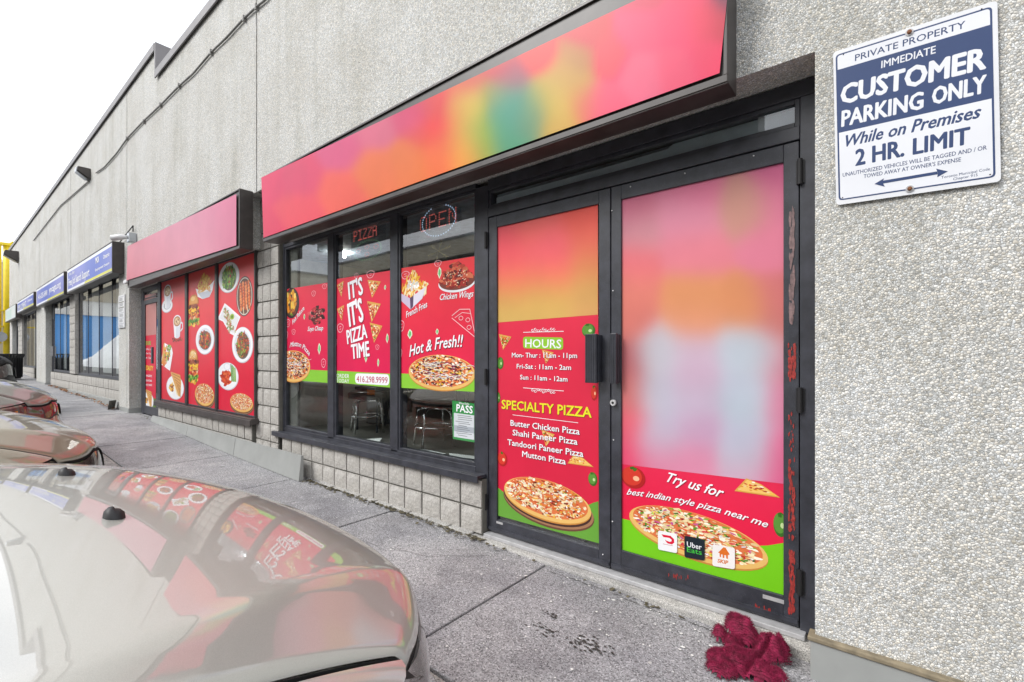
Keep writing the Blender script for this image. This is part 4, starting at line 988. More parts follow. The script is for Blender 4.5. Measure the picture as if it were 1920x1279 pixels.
p = Pic(YG-.0010); pl = [P(*q, YG) for q in ((666, 719), (730, 723), (730, 702), (666, 700))]; p.poly(rr_outline(pl, .042), W_, True); p.build('number_plate', B2)
lettering('416.298.9999', YG, (669, 716), (727, 719), 11, pc(190, 40, 80), B2, .01, dz=.0008)
for box, f_ in [((719, 534, 725, 544), leaf), ((722, 625, 730, 644), leaf), ((632, 606, 644, 624), outline_), ((706, 672, 712, 688), leaf), ((687, 507, 702, 522), outline_), ((664, 512, 672, 522), outline_), ((628, 634, 632, 650), outline_), ((704, 646, 711, 656), outline_), ((682, 662, 690, 680), leaf)]:
    picture(f_, YG, box, B2, 'leaf_print' if f_ is leaf else 'outline_print', 1)
picture(friesbox, YG, (747, 508, 803, 580), B3, 'fries_picture'); picture(bowlwings, YG, (822, 486, 892, 553), B3, 'wings_picture')
picture(pizza, YG, (764, 660, 894, 737), B3, 'pizza_picture', 1, -4, 2, False, .88)
lettering('Chicken Wings', YG, (825, 563), (888, 556), 11, W_, B3, .015, .35, outline=pc(130, 20, 35)); lettering('French Fries', YG, (762, 596), (802, 575), 11, W_, B3, .015, .35, outline=pc(130, 20, 35))
lettering('Hot & Fresh!!', YG, (768, 669), (870, 650), 20, W_, B3, .02, .35, outline=pc(90, 40, 40), arc=.03, dz=.001)
for box, f_ in [((761, 617, 776, 636), leaf), ((815, 616, 824, 628), leaf), ((818, 500, 830, 523), leaf), ((748, 600, 758, 622), outline_), ((746, 652, 754, 672), outline_), ((814, 488, 828, 500), outline_), ((752, 508, 768, 524), outline_)]:
    picture(f_, YG, box, B3, 'leaf_print' if f_ is leaf else 'outline_print', 1)
picture(sliceline, YG, (846, 578, 893, 634), B3, 'slice_outline_print', 1)

# PASS notice
nt_ = poster('green bordered PASS inspection notice low in the right pizza shop window', YG-.002, (848, 751), (892, 757), (892, 830), (849, 823), c=(48, 140, 70), c2=(70, 150, 85), name='inspection_notice')
nt_['category'] = 'notice'
p = Pic(YG-.0026); p.pxpoly([(851, 819), (889, 825), (889, 779), (851, 774)], pc(215, 220, 225)); p.pxpoly([(851, 808), (889, 813), (889, 802), (851, 797)], pc(175, 182, 190))
rnd = random.Random(5)
for k in range(11):
    yy = 778+k*3.7; a = 854+rnd.random()*6; b = 874+rnd.random()*12; p.pxpoly([(a, yy+1), (b, yy+4), (b, yy+3), (a, yy)], pc(110, 115, 120))
p.build('notice_text', nt_)
lettering('PASS', YG-.002, (856, 771), (886, 775.5), 13, W_, nt_, .04); lettering('DineSafe', YG-.002, (861, 757.5), (880, 759.5), 3.5, W_, nt_, .01)

# doors' prints
YD = YF+.005+.012
E1 = poster('red door poster listing HOURS and SPECIALTY PIZZA on the left glass door', YD, (930, 424), (1121, 383), (1123, 1019), (931, 966), c=(236, 58, 84), c2=(214, 34, 66), group='printed sheets filling the pizza shop doors', name='door_poster')
G1 = [(935, 440, (235, 95, 105)), (1000, 420, (238, 110, 105)), (1100, 400, (236, 95, 85)), (935, 490, (228, 95, 105)), (1030, 470, (235, 105, 115)), (1110, 450, (225, 110, 95)), (940, 530, (220, 120, 95)), (1030, 520, (225, 115, 100)), (1110, 500, (205, 130, 90)),
      (940, 570, (200, 160, 95)), (1030, 560, (200, 165, 95)), (1110, 550, (195, 155, 95)), (940, 600, (200, 170, 105)), (1030, 592, (205, 168, 105)), (1110, 585, (205, 155, 105))]
gradient_sheet('blurred_print', YD-.0006, [(930, 424), (1121, 383), (1121, 590), (930, 605)], G1, E1, 24, 24, 26, 1.15, 1.1)
p = Pic(YD-.0006); p.pxpoly([(931, 966), (1123, 1019), (1122, 940), (1112, 943), (1085, 955), (1030, 958), (980, 945), (950, 928), (931, 912)], pc(105, 165, 60)); p.build('green_area', E1)
p = Pic(YD-.0009); p.poly(rr_outline([P(*q, YD) for q in ((981, 653), (1056, 656), (1056, 633), (981, 631.5))], .02), pc(150, 205, 60), True); p.build('hours_badge', E1)
lettering('HOURS', YD, (985, 651), (1052, 653), 15, W_, E1, .02, dz=.0004)
c9 = lambda x, y: (900+x/5.815, 560+y/5.815)
DS = pc(120, 25, 45)
for t_, a, b, cap in (('Mon- Thur : 11am - 11pm', (350, 640), (1060, 648), 8.5), ('Fri-Sat : 11am - 2am', (403, 762), (995, 778), 8.5), ('Sun : 11am - 12am', (440, 880), (955, 905), 8.5)): lettering(t_, YD, c9(*a), c9(*b), cap, W_, E1, .02, outline=DS, dz=.0014)
lettering('SPECIALTY PIZZA', YD, (941, 766), (1109, 783), 16, pc(240, 232, 50), E1, .035, outline=DS, dz=.0004)
for t_, a, b, cap in (('Butter Chicken Pizza', (957.7, 798), (1087, 815), 10.5), ('Shahi Paneer Pizza', (961.6, 816), (1083, 834), 10.5), ('Tandoori Paneer Pizza', (952, 834), (1094, 857), 10.5), ('Mutton Pizza', (979.6, 856), (1061, 871), 10.5)): lettering(t_, YD, a, b, cap, W_, E1, .025, outline=DS, dz=.0014)
p = Pic(YD-.0008)
p.pxpoly([(961, 778.3), (1084, 793.4), (1084, 792.4), (961, 777.4)], W_)
for (y0, y1, s) in ((623, 621, -1), (727, 733, 1)):
    p.pxpoly([(981, y0+.8), (1057, y1+.8), (1057, y1-.3), (981, y0-.3)], W_)
    for k in range(9):
        cx = 999+k*5; cy = y0+(y1-y0)*(cx-981)/76.+s*3+s*2*math.sin(k*1.9); q = [P(cx+2.6*math.cos(R(a)), cy+2.4*math.sin(R(a)), YD) for a in range(0, 360, 30)]; i_ = [P(cx+1.6*math.cos(R(a)), cy+1.5*math.sin(R(a)), YD) for a in range(0, 360, 30)]
        for j in range(10): p.poly([q[j], i_[j], i_[(j+1) % 12], q[(j+1) % 12]], W_, True)
p.build('ornament', E1)
picture(pizza, YD, (942, 884, 1113, 992), E1, 'pizza_picture', 0, -9, 0, True, .70)
for b, fl in (((934, 625, 959, 656), 1), ((1015, 655, 1038, 682), 1), ((1014, 806, 1040, 838), 1)): picture(slice_, YD, b, E1, 'pizza_slice_picture', 0, fl)
def wedge(p):
    p.poly([(-1, -.75), (1, -.65), (.2, .5), (-.45, .95)], pc(225, 170, 80)); p.poly([(-.85, -.6), (.85, -.5), (.15, .45), (-.42, .8)], pc(245, 200, 110))
    for _ in range(50):
        x = random.uniform(-.8, .8); z = random.uniform(-.5, .7)
        if z < .75-abs(x+.15)*1.3: p.blob(x, z, .1, .07, random.choice(SAUCE+CREAM+GOLD))
picture(wedge, YD, (1064, 852, 1113, 876), E1, 'pizza_slice_picture')
PG = (pc(95, 150, 60), pc(60, 110, 40), pc(200, 225, 160)); TR = (pc(215, 60, 45), pc(180, 35, 35), pc(250, 190, 150))
for b, cc in (((1091, 606, 1116, 633), PG), ((932, 669, 944, 693), PG), ((931, 735, 938, 756), PG), ((933, 847, 951, 875), TR), ((1103, 885, 1120, 912), PG), ((1108, 722, 1120, 752), TR)): picture(veg, YD, b, E1, 'vegetable_picture', 0, *cc)
E2 = poster('pink blurred poster reading Try us for best indian style pizza on right glass door', YD, (1162, 371), (1475, 303), (1477, 1123), (1164, 1031), c=(230, 110, 145), c2=(232, 20, 60), group='printed sheets filling the pizza shop doors', name='door_poster')
G2 = [(1170, 390, (228, 110, 145)), (1300, 350, (232, 120, 155)), (1460, 320, (222, 105, 150)), (1180, 430, (215, 150, 160)), (1290, 410, (232, 145, 170)), (1400, 385, (210, 150, 135)), (1460, 380, (226, 125, 155)),
      (1175, 490, (235, 115, 125)), (1300, 470, (232, 130, 145)), (1450, 460, (230, 130, 155)), (1175, 545, (228, 130, 115)), (1300, 560, (226, 150, 100)), (1400, 580, (222, 145, 100)), (1465, 560, (215, 120, 120)), (1175, 600, (215, 120, 110)), (1300, 600, (225, 150, 115)), (1460, 610, (205, 120, 115)),
      (1172, 680, (185, 95, 100)), (1172, 740, (205, 110, 105)), (1172, 800, (228, 90, 110)), (1172, 860, (232, 70, 110)), (1235, 665, (195, 195, 205)), (1300, 665, (205, 180, 200)), (1390, 660, (192, 200, 212)), (1430, 665, (190, 205, 215)), (1465, 680, (210, 120, 140)),
      (1235, 740, (190, 190, 205)), (1300, 720, (205, 165, 190)), (1390, 740, (190, 190, 208)), (1465, 760, (215, 130, 160)), (1235, 820, (190, 185, 205)), (1310, 800, (200, 160, 190)), (1400, 820, (190, 190, 210)), (1465, 850, (225, 110, 150)), (1300, 745, (198, 190, 210)), (1400, 755, (185, 205, 215)),
      (1235, 860, (218, 130, 160)), (1300, 870, (220, 140, 170)), (1400, 860, (190, 200, 215)), (1400, 885, (215, 160, 185)), (1465, 895, (225, 100, 145))]
gradient_sheet('blurred_print', YD-.0006, [(1162, 371), (1475, 303), (1475, 908), (1163, 870)], G2, E2, 40, 60, 27)
p = Pic(YD-.0006); p.pxpoly([(1164, 1031), (1477, 1123), (1476, 1017), (1440, 1023), (1400, 1024), (1164, 972)], pc(120, 205, 25)); p.build('green_area', E2)
picture(pizza, YD, (1172, 942, 1452, 1072), E2, 'pizza_picture', 0, -19, 1, False, .66)
lettering('Try us for', YD, (1251, 903), (1356, 934), 18, W_, E2, .02, .45, outline=pc(150, 10, 40), dz=.001); lettering('best indian style pizza near me', YD, (1175, 927), (1440, 990), 11, W_, E2, .018, .45, outline=pc(150, 10, 40), arc=.03, dz=.001)
picture(wedge, YD, (1377, 899, 1463, 932), E2, 'pizza_slice_picture'); picture(veg, YD, (1165, 874, 1210, 917), E2, 'tomato_picture', 0, *TR); picture(veg, YD, (1450, 960, 1477, 1008), E2, 'pepper_picture', 0, *PG)
def badge(box, cc, nm):
    a, b, c, d = box; q = [P(*t, YD) for t in ((a[0], a[1]), (b[0], b[1]), (c[0], c[1]), (d[0], d[1]))]; p = Pic(YD-.0058); p.poly(rr_outline(q, .012), cc, True); return p
c8 = lambda x, y: (1160+x/4.919, 860+y/4.919)
p = badge([c8(367, 835), c8(543, 870), c8(543, 692), c8(367, 658)], pc(245, 246, 248), 'a')
rd = pc(225, 25, 60)
for pts in ([(395, 700), (480, 712), (512, 745), (515, 775), (490, 792), (455, 785), (425, 745), (480, 752), (484, 765), (462, 770), (492, 762), (470, 738), (425, 730)],): p.pxpoly([c8(*t) for t in ((395, 698), (412, 724), (468, 732), (488, 748), (486, 764), (470, 768), (424, 748), (450, 782), (492, 792), (514, 774), (510, 742), (478, 712))][::-1], rd)
p.pxpoly([c8(*t) for t in ((408, 788), (498, 806), (498, 802), (408, 784))], pc(200, 90, 100)); p.build('delivery_logo', E2)
p = badge([c8(610, 905), c8(797, 938), c8(797, 745), c8(610, 705)], pc(28, 38, 48), 'b'); p.build('delivery_logo', E2)
lettering('Uber', YD, c8(635, 808), c8(770, 838), 9.5, W_, E2, .01, dz=.0056); lettering('Eats', YD, c8(635, 855), c8(770, 885), 9, pc(70, 200, 70), E2, .01, dz=.0056)
p = badge([c8(868, 985), c8(1075, 1018), c8(1075, 820), c8(868, 785)], pc(245, 240, 238), 'c')
og = pc(225, 115, 40)
p.pxpoly([c8(*t) for t in ((915, 868), (965, 818), (985, 820), (1025, 885), (1008, 890), (1008, 925), (992, 922), (990, 892), (975, 890), (975, 918), (960, 915), (958, 885), (945, 883), (945, 910), (932, 908), (930, 870))][::-1], og); p.build('delivery_logo', E2)
lettering('SKIP', YD, c8(915, 952), c8(1015, 972), 6.5, og, E2, .04, .25, dz=.0056)

# LED signs behind the glass
FONT = {'O': ['01110', '10001', '10001', '10001', '10001', '10001', '01110'], 'P': ['11110', '10001', '10001', '11110', '10000', '10000', '10000'], 'E': ['11111', '10000', '10000', '11110', '10000', '10000', '11111'], 'N': ['10001', '11001', '10101', '10101', '10011', '10001', '10001'],
        'I': ['11111', '00100', '00100', '00100', '00100', '00100', '11111'], 'Z': ['11111', '00001', '00010', '00100', '01000', '10000', '11111'], 'A': ['01110', '10001', '10001', '11111', '10001', '10001', '10001']}
YN = YF+.06
def dots(m, pts, r=.0062):
    for x, z in pts: m.quad(*[(x+r*math.cos(R(a)), YN, z+r*math.sin(R(a))) for a in range(0, 360, 60)])
def word(w, A, B, cap):
    (ax, az), (bx, bz) = P(*A, YN), P(*B, YN); _, cz = P(A[0], A[1]-cap, YN); H = cz-az; n = len(w); pts = []
    for k, ch in enumerate(w):
        for r_, row in enumerate(FONT[ch]):
            for c_, v in enumerate(row):
                if v == '1': t = (k+(c_+.5)/6.2)/n; pts.append((ax+(bx-ax)*t, az+(bz-az)*t+H*(6-r_)/6))
    return pts
def led(label, box, word_, A, B, cap, kind):
    t = thing('led_sign', label, 'LED sign', (*[P(box[0], box[3], YN)[0]], YN, P(box[0], box[3], YN)[1]), 'LED signs hanging in the pizza shop windows')
    x0, z1 = P(box[0], box[1], YN); x1, z0 = P(box[2], box[3], YN)
    m = MB(); m.box(x0, x1, YN+.003, YN+.008, z0, P(box[2], box[1]-10, YN)[1]); m.build('clear_panel', 'acryl', t)
    m = MB(); dots(m, word(word_, A, B, cap)); m.build('letters', 'led_red', t)
    m = MB()
    if kind == 0:
        cx, cz = P(822, 416, YN); a_, b_ = (P(853, 416, YN)[0]-P(791, 416, YN)[0])/2, .115; dots(m, [(cx+a_*math.cos(R(k)), cz+.01+b_*math.sin(R(k))) for k in range(0, 360, 9)]); m.build('ring', 'led_blue', t)
    else:
        cx, cz = P(688, 469, YN); dots(m, [(cx+.21*math.cos(R(k)), cz+.085*math.sin(R(k))) for k in range(0, 360, 9)], .0035); m.build('ring', 'led_green', t)
        m = MB(); pts = []
        for (px, py) in ((672, 471), (688, 463), (705, 462), (688, 477)):
            q = P(px, py, YN); pts += [(q[0]+.032*math.cos(R(k)), q[1]+.018*math.sin(R(k))) for k in range(0, 360, 40)]
        dots(m, pts, .004); m.build('toppings', 'led_red', t)
    m = MB()
    for x in (x0+.03, x1-.03): m.tube([(x, YN+.004, z1), (x, YN+.004, 1.17)], .002, 5)
    m.build('hanging_wire', 'black', t)
led('dotted red OPEN sign with pale ring hanging in the right pizza shop window', (786, 398, 864, 436), 'OPEN', (787, 435), (860, 415), 25, 0)
led('dotted red PIZZA sign hanging in the middle pizza shop window', (658, 428, 722, 484), 'PIZZA', (663, 453), (708, 440), 18, 1)
m = MB(); cx, cz = P(822, 471, YF+.03)
for k in range(6):
    a = R(k*60+15); pts = [(cx, YF+.034, cz), (cx+.13*math.cos(a), YF+.034, cz+.08*math.sin(a))]; m.tube(pts, .0018, 4)
    for s in (.5, .8):
        for q in (-.5, .5): m.tube([(cx+.13*s*math.cos(a), YF+.034, cz+.08*s*math.sin(a)), (cx+.13*s*math.cos(a)+.035*math.cos(a+q), YF+.034, cz+.08*s*math.sin(a)+.025*math.sin(a+q))], .0015, 4)
tag(m.build('snowflake_sticker', simple('gold_sticker', (.35, .30, .16), .5)), 'thin snowflake sticker on the glass below the OPEN sign', 'sticker')

# ------------------------------------------------------------------ wall fittings
def wallpt(px, py): x, z = P(px, py, -.02); return x, z
# conduit
pts = [wallpt(*q) for q in ((497, 0), (482, 12), (457, 35), (425, 70), (396, 98), (362, 138), (335, 162), (301, 197), (270, 226), (238, 260), (219, 287), (196, 313), (180, 324))]
pts = [(1.5, 3.74), (-2.5, 3.76)] + pts
pp = [(x, -.02, z) for x, z in pts]
m = MB(); m.tube(pp, .0125, 8); tag(m.build('conduit', 'conduit', smooth=True), 'thick grey cable sagging between clips along the upper wall to the flood light', 'cable')
x0c, z0c = wallpt(166, 340); m = MB(); m.tube([(x0c, -.02, z0c), (-17.5, -.02, 4.08), (-23, -.02, 3.98)], .014, 6); tag(m.build('conduit', 'conduit'), 'thin cable running from the near flood light to the far flood light', 'cable')
for q in ((481, 13), (458, 35), (396, 98), (336, 161), (301, 197), (270, 228), (238, 260)):
    x, z = wallpt(*q); m = MB(); m.box(x-.012, x+.012, -.036, -.001, z-.032, z+.032)
    if q == (481, 13): first = thing('cable_clips', 'row of small grey clips holding the sagging cable to the wall', 'clip', (x, -.02, z))
    m.build('clip', 'conduit', first)
def flood(px, py, label, s=1.):
    x, z = wallpt(px, py); t = thing('flood_light', label, 'light', (x, 0, z), 'wall mounted flood lights')
    m = MB(); v = [(x-.17*s, -.32*s, z+.02*s), (x+.17*s, -.32*s, z+.02*s), (x+.17*s, -.001, z-.18*s), (x-.17*s, -.001, z-.18*s), (x-.17*s, -.30*s, z+.16*s), (x+.17*s, -.30*s, z+.16*s), (x+.17*s, -.001, z+.16*s), (x-.17*s, -.001, z+.16*s)]
    m.v += v; m.f += [(0, 3, 2, 1), (4, 5, 6, 7), (0, 1, 5, 4), (1, 2, 6, 5), (2, 3, 7, 6), (3, 0, 4, 7)]; m.build('housing', 'brown', t, bevel=.012)
    m = MB(); m.quad((x-.14*s, -.33*s, z+.01*s), (x+.14*s, -.33*s, z+.01*s), (x+.14*s, -.06, z-.17*s), (x-.14*s, -.06, z-.17*s)); m.quad((x-.14*s, -.33*s, z+.01*s), (x-.14*s, -.325*s, z+.13*s), (x+.14*s, -.325*s, z+.13*s), (x+.14*s, -.33*s, z+.01*s)); m.build('lens', 'lens', t)
flood(166, 328, 'dark wedge shaped flood light on the wall above the blue signs', .72); flood(33, 482, 'far flood light with a bent feed pipe near the yellow pipe', 1.3)
# security camera
x, z = wallpt(252, 447); t = thing('security_camera', 'small white bullet camera on a grey box at the end of the pink sign', 'camera', (x, 0, z))
m = MB(); m.box(x-.07, x+.07, -.11, -.001, z-.08, z+.08); m.build('junction_box', 'lens', t, bevel=.01)
m = MB(); m.tube([(x-.0, -.11, z), (x-.02, -.15, z), (x-.03, -.17, z-.0), (x-.12, -.30, z-.03)], [.03, .03, .045, .05], 14); m.build('housing', 'white', t, smooth=True)
m = MB(); m.tube([(x-.12, -.30, z-.03), (x-.124, -.306, z-.031)], .038, 14); m.build('lens', 'black', t)
m = MB(); m.tube([(x, -.05, z-.1), (x, -.05, z-.24)], .012, 6); m.tube([(x+.05, -.05, z+.1), (x+.05, -.05, z+.2), (x-1.3, -.03, z+.02)], .01, 5); m.build('cable', 'black', t)
m = MB(); x, z = wallpt(242, 530); m.box(x-.02, x+.2, -.1, -.002, z-.03, z+.03); tag(m.build('small_lamp', 'white', bevel=.01), 'tiny white box fitting under the left end of the pink sign', 'fitting')
# litter: bent flashing piece and leaves near the pier
m = MB()
for q in range(26):
    x = random.uniform(-12.6, -11.2); y = -.03-abs(random.gauss(0, .04)); z = g(x)+.012; a = random.random()*6; r = random.uniform(.02, .05)
    m.quad(*[(x+r*math.cos(a+t), y+r*.6*math.sin(a+t), z+random.uniform(0, .03)) for t in (0, 1.4, 3.1, 4.5)])
for q in range(90):
    x = random.uniform(-19.5, -12.5); y = .0-abs(random.gauss(0, .05)); z = g(x)+.012; a = random.random()*6; r = random.uniform(.02, .06)
    m.quad(*[(x+r*math.cos(a+t), y+r*.6*math.sin(a+t), z+random.uniform(0, .05)) for t in (0, 1.4, 3.1, 4.5)])
m.build('dry_leaves', 'leaf', None, kind='stuff')
m = MB(); m.quad((-11.55, -.02, g(-11.5)), (-11.33, -.16, g(-11.4)), (-11.30, -.14, g(-11.3)+.17), (-11.40, -.02, g(-11.4)+.17)); m.quad((-11.55, -.015, g(-11.5)), (-11.40, -.015, g(-11.4)+.17), (-11.30, -.135, g(-11.3)+.17), (-11.33, -.155, g(-11.4)))
tag(m.build('bent_flashing', 'mortar'), 'bent brown sheet of loose flashing standing at the foot of the pier', 'metal sheet')
# dark oily stains on the pavement by the doors
m = MB()
for (cx, cy, rx, ry, n) in ((-1.02, -.42, .10, .05, 90), (-1.22, -.45, .10, .05, 40), (-1.28, -.33, .06, .02, 20)):
    for _ in range(n):
        x, y = cx+random.gauss(0, .45)*rx, cy+random.gauss(0, .5)*ry; r = random.uniform(.002, .009)
        zz = np.interp(x, [-1.6, -.1], [g(-1.6), g(-.1)])+.0045
        m.quad(*[(x+r*random.uniform(.6, 1.5)*math.cos(t_), y+r*random.uniform(.4, .9)*math.sin(t_), zz) for t_ in (0, 1.2, 2.4, 3.6, 4.9)])
m.build('pavement_stain', 'darkpatch', None, kind='stuff')

def crack(pts, w=.004, n=14):
    m = MB(); P_ = []
    for (a, b) in zip(pts[:-1], pts[1:]):
        for k in range(n): t_ = k/n; P_.append((a[0]+(b[0]-a[0])*t_+random.uniform(-.008, .008), a[1]+(b[1]-a[1])*t_+random.uniform(-.008, .008)))
    for (x0, y0), (x1, y1) in zip(P_[:-1], P_[1:]):
        L = math.hypot(x1-x0, y1-y0)+1e-6; ww = w*random.uniform(.3, 1.1); nx_, ny_ = -(y1-y0)/L*ww/2, (x1-x0)/L*ww/2
        m.quad(*[(x, y, slabz(x)+.0046) for x, y in ((x0-nx_, y0-ny_), (x1-nx_, y1-ny_), (x1+nx_, y1+ny_), (x0+nx_, y0+ny_))])
    return m.build('crack', 'darkpatch', sw, kind='stuff')
def slabz(x):
    for b_, a_ in zip(JX[:-1], JX[1:]):
        if a_ <= x <= b_: return g(a_)+(g(b_)-g(a_))*(x-a_)/(b_-a_)
    return g(x)
crack([(-1.55, .02), (-1.2, .045), (-.9, .03), (-.62, .05), (-.3, .0)]); crack([(-2.9, -.5), (-2.5, -.38), (-2.2, -.3), (-1.9, -.02)], .003); crack([(-4.3, -.8), (-3.9, -.55), (-3.8, -.2)], .003)
crack([(-.9, -.95), (-.7, -.75), (-.75, -.6)], .003)
# pale scale and mortar splashes on the pavement
m = MB()
for _ in range(420):
    x = random.uniform(-4.8, -.1); y = random.uniform(-.9, .06) if random.random() < .5 else .06-abs(random.gauss(0, .12)); r = random.uniform(.0015, .007)*(1.6 if random.random() < .08 else 1)
    m.quad(*[(x+r*random.uniform(.6, 1.4)*math.cos(t_), y+r*random.uniform(.5, 1.1)*math.sin(t_), slabz(x)+.0052) for t_ in (0, 1.2, 2.4, 3.6, 4.9)])
m.build('pale_specks', 'paper', sw, kind='stuff')

# ------------------------------------------------------------------ crumpled plush cloth
def plush():
    zg = -1.262
    def Gp(cx, cy, z=-1.22):
        px, py = 1300+cx/8., 1130+cy/8.; dep = 884*-z/(py-668); lat = (px-960)/884*dep; return (-S_*dep+C_*lat, C_*dep+S_*lat-2.2)
    lobes = [((640, 830), .095, .060, .052), ((430, 900), .055, .045, .040), ((840, 800), .07, .055, .050), ((1130, 700), .050, .080, .085), ((1290, 720), .035, .065, .070), ((1010, 1020), .060, .030, .045), ((1210, 1020), .045, .030, .045),
             ((620, 360), .040, .050, .085), ((720, 430), .045, .045, .080), ((830, 500), .045, .045, .068), ((600, 540), .035, .05, .045), ((395, 430), .030, .030, .055), ((340, 700), .035, .045, .025)]
    L = [(Gp(*c), rx, ry, h) for c, rx, ry, h in lobes]
    bx = [l[0][0] for l in L]; by = [l[0][1] for l in L]
    L = [(c_, rx*1.12, ry*1.12, h*1.15) for c_, rx, ry, h in L]
    nx, ny = 90, 90; X = np.linspace(min(bx)-.1, max(bx)+.1, nx); Y = np.linspace(min(by)-.1, max(by)+.1, ny)
    XX, YY = np.meshgrid(X, Y, indexing='ij'); H = np.zeros_like(XX)
    for (cx, cy), rx, ry, h in L:
        d = ((XX-cx)/rx)**2+((YY-cy)/ry)**2; H = H + (h*np.sqrt(np.clip(1-d, 0, 1)))**2.6
    H = H**(1/2.6)
    H = H*(1+.10*np.sin(XX*70+YY*55+2*np.sin(YY*30))+.05*np.sin(YY*110-XX*40)); H = H*(1-.45*np.exp(-((XX-(Gp(960, 850)[0]+.25*(YY-Gp(960, 850)[1])))/.010)**2))
    m = MB(); idx = -np.ones((nx, ny), int)
    for i in range(nx):
        for j in range(ny):
            if H[i, j] > .004: idx[i, j] = len(m.v); m.v.append((XX[i, j], YY[i, j], zg+H[i, j]))
    for i in range(nx-1):
        for j in range(ny-1):
            q = (idx[i, j], idx[i+1, j], idx[i+1, j+1], idx[i, j+1])
            if min(q) >= 0: m.f.append(q)
    t = thing('plush_cloth', 'crumpled dark red fluffy cloth dropped on the pavement by the right door', 'cloth', (float(np.mean(bx)), float(np.mean(by)), zg))
    m.build('fabric', 'plush', t, smooth=True)
    f = MB(); gx, gy = np.gradient(H, X[1]-X[0], Y[1]-Y[0]); ok = np.argwhere(H > .003)
    for _ in range(26000):
        i, j = ok[random.randrange(len(ok))]; n = np.array((-gx[i, j], -gy[i, j], 1.)); n /= np.linalg.norm(n)
        p0 = np.array((XX[i, j]+random.uniform(-.002, .002), YY[i, j]+random.uniform(-.002, .002), zg+H[i, j]-.001)); d = n*.9+np.random.default_rng(_).normal(0, .35, 3); d[2] = max(d[2], -.1); d /= np.linalg.norm(d)
        L_ = random.uniform(.006, .014); s = np.cross(d, (.3, .8, .2)); s /= np.linalg.norm(s); w = .0007
        a = len(f.v); f.v += [tuple(p0-s*w), tuple(p0+s*w), tuple(p0+d*L_)]; f.f.append((a, a+1, a+2))
    f.build('pile', 'plush', t, kind='stuff')
plush()

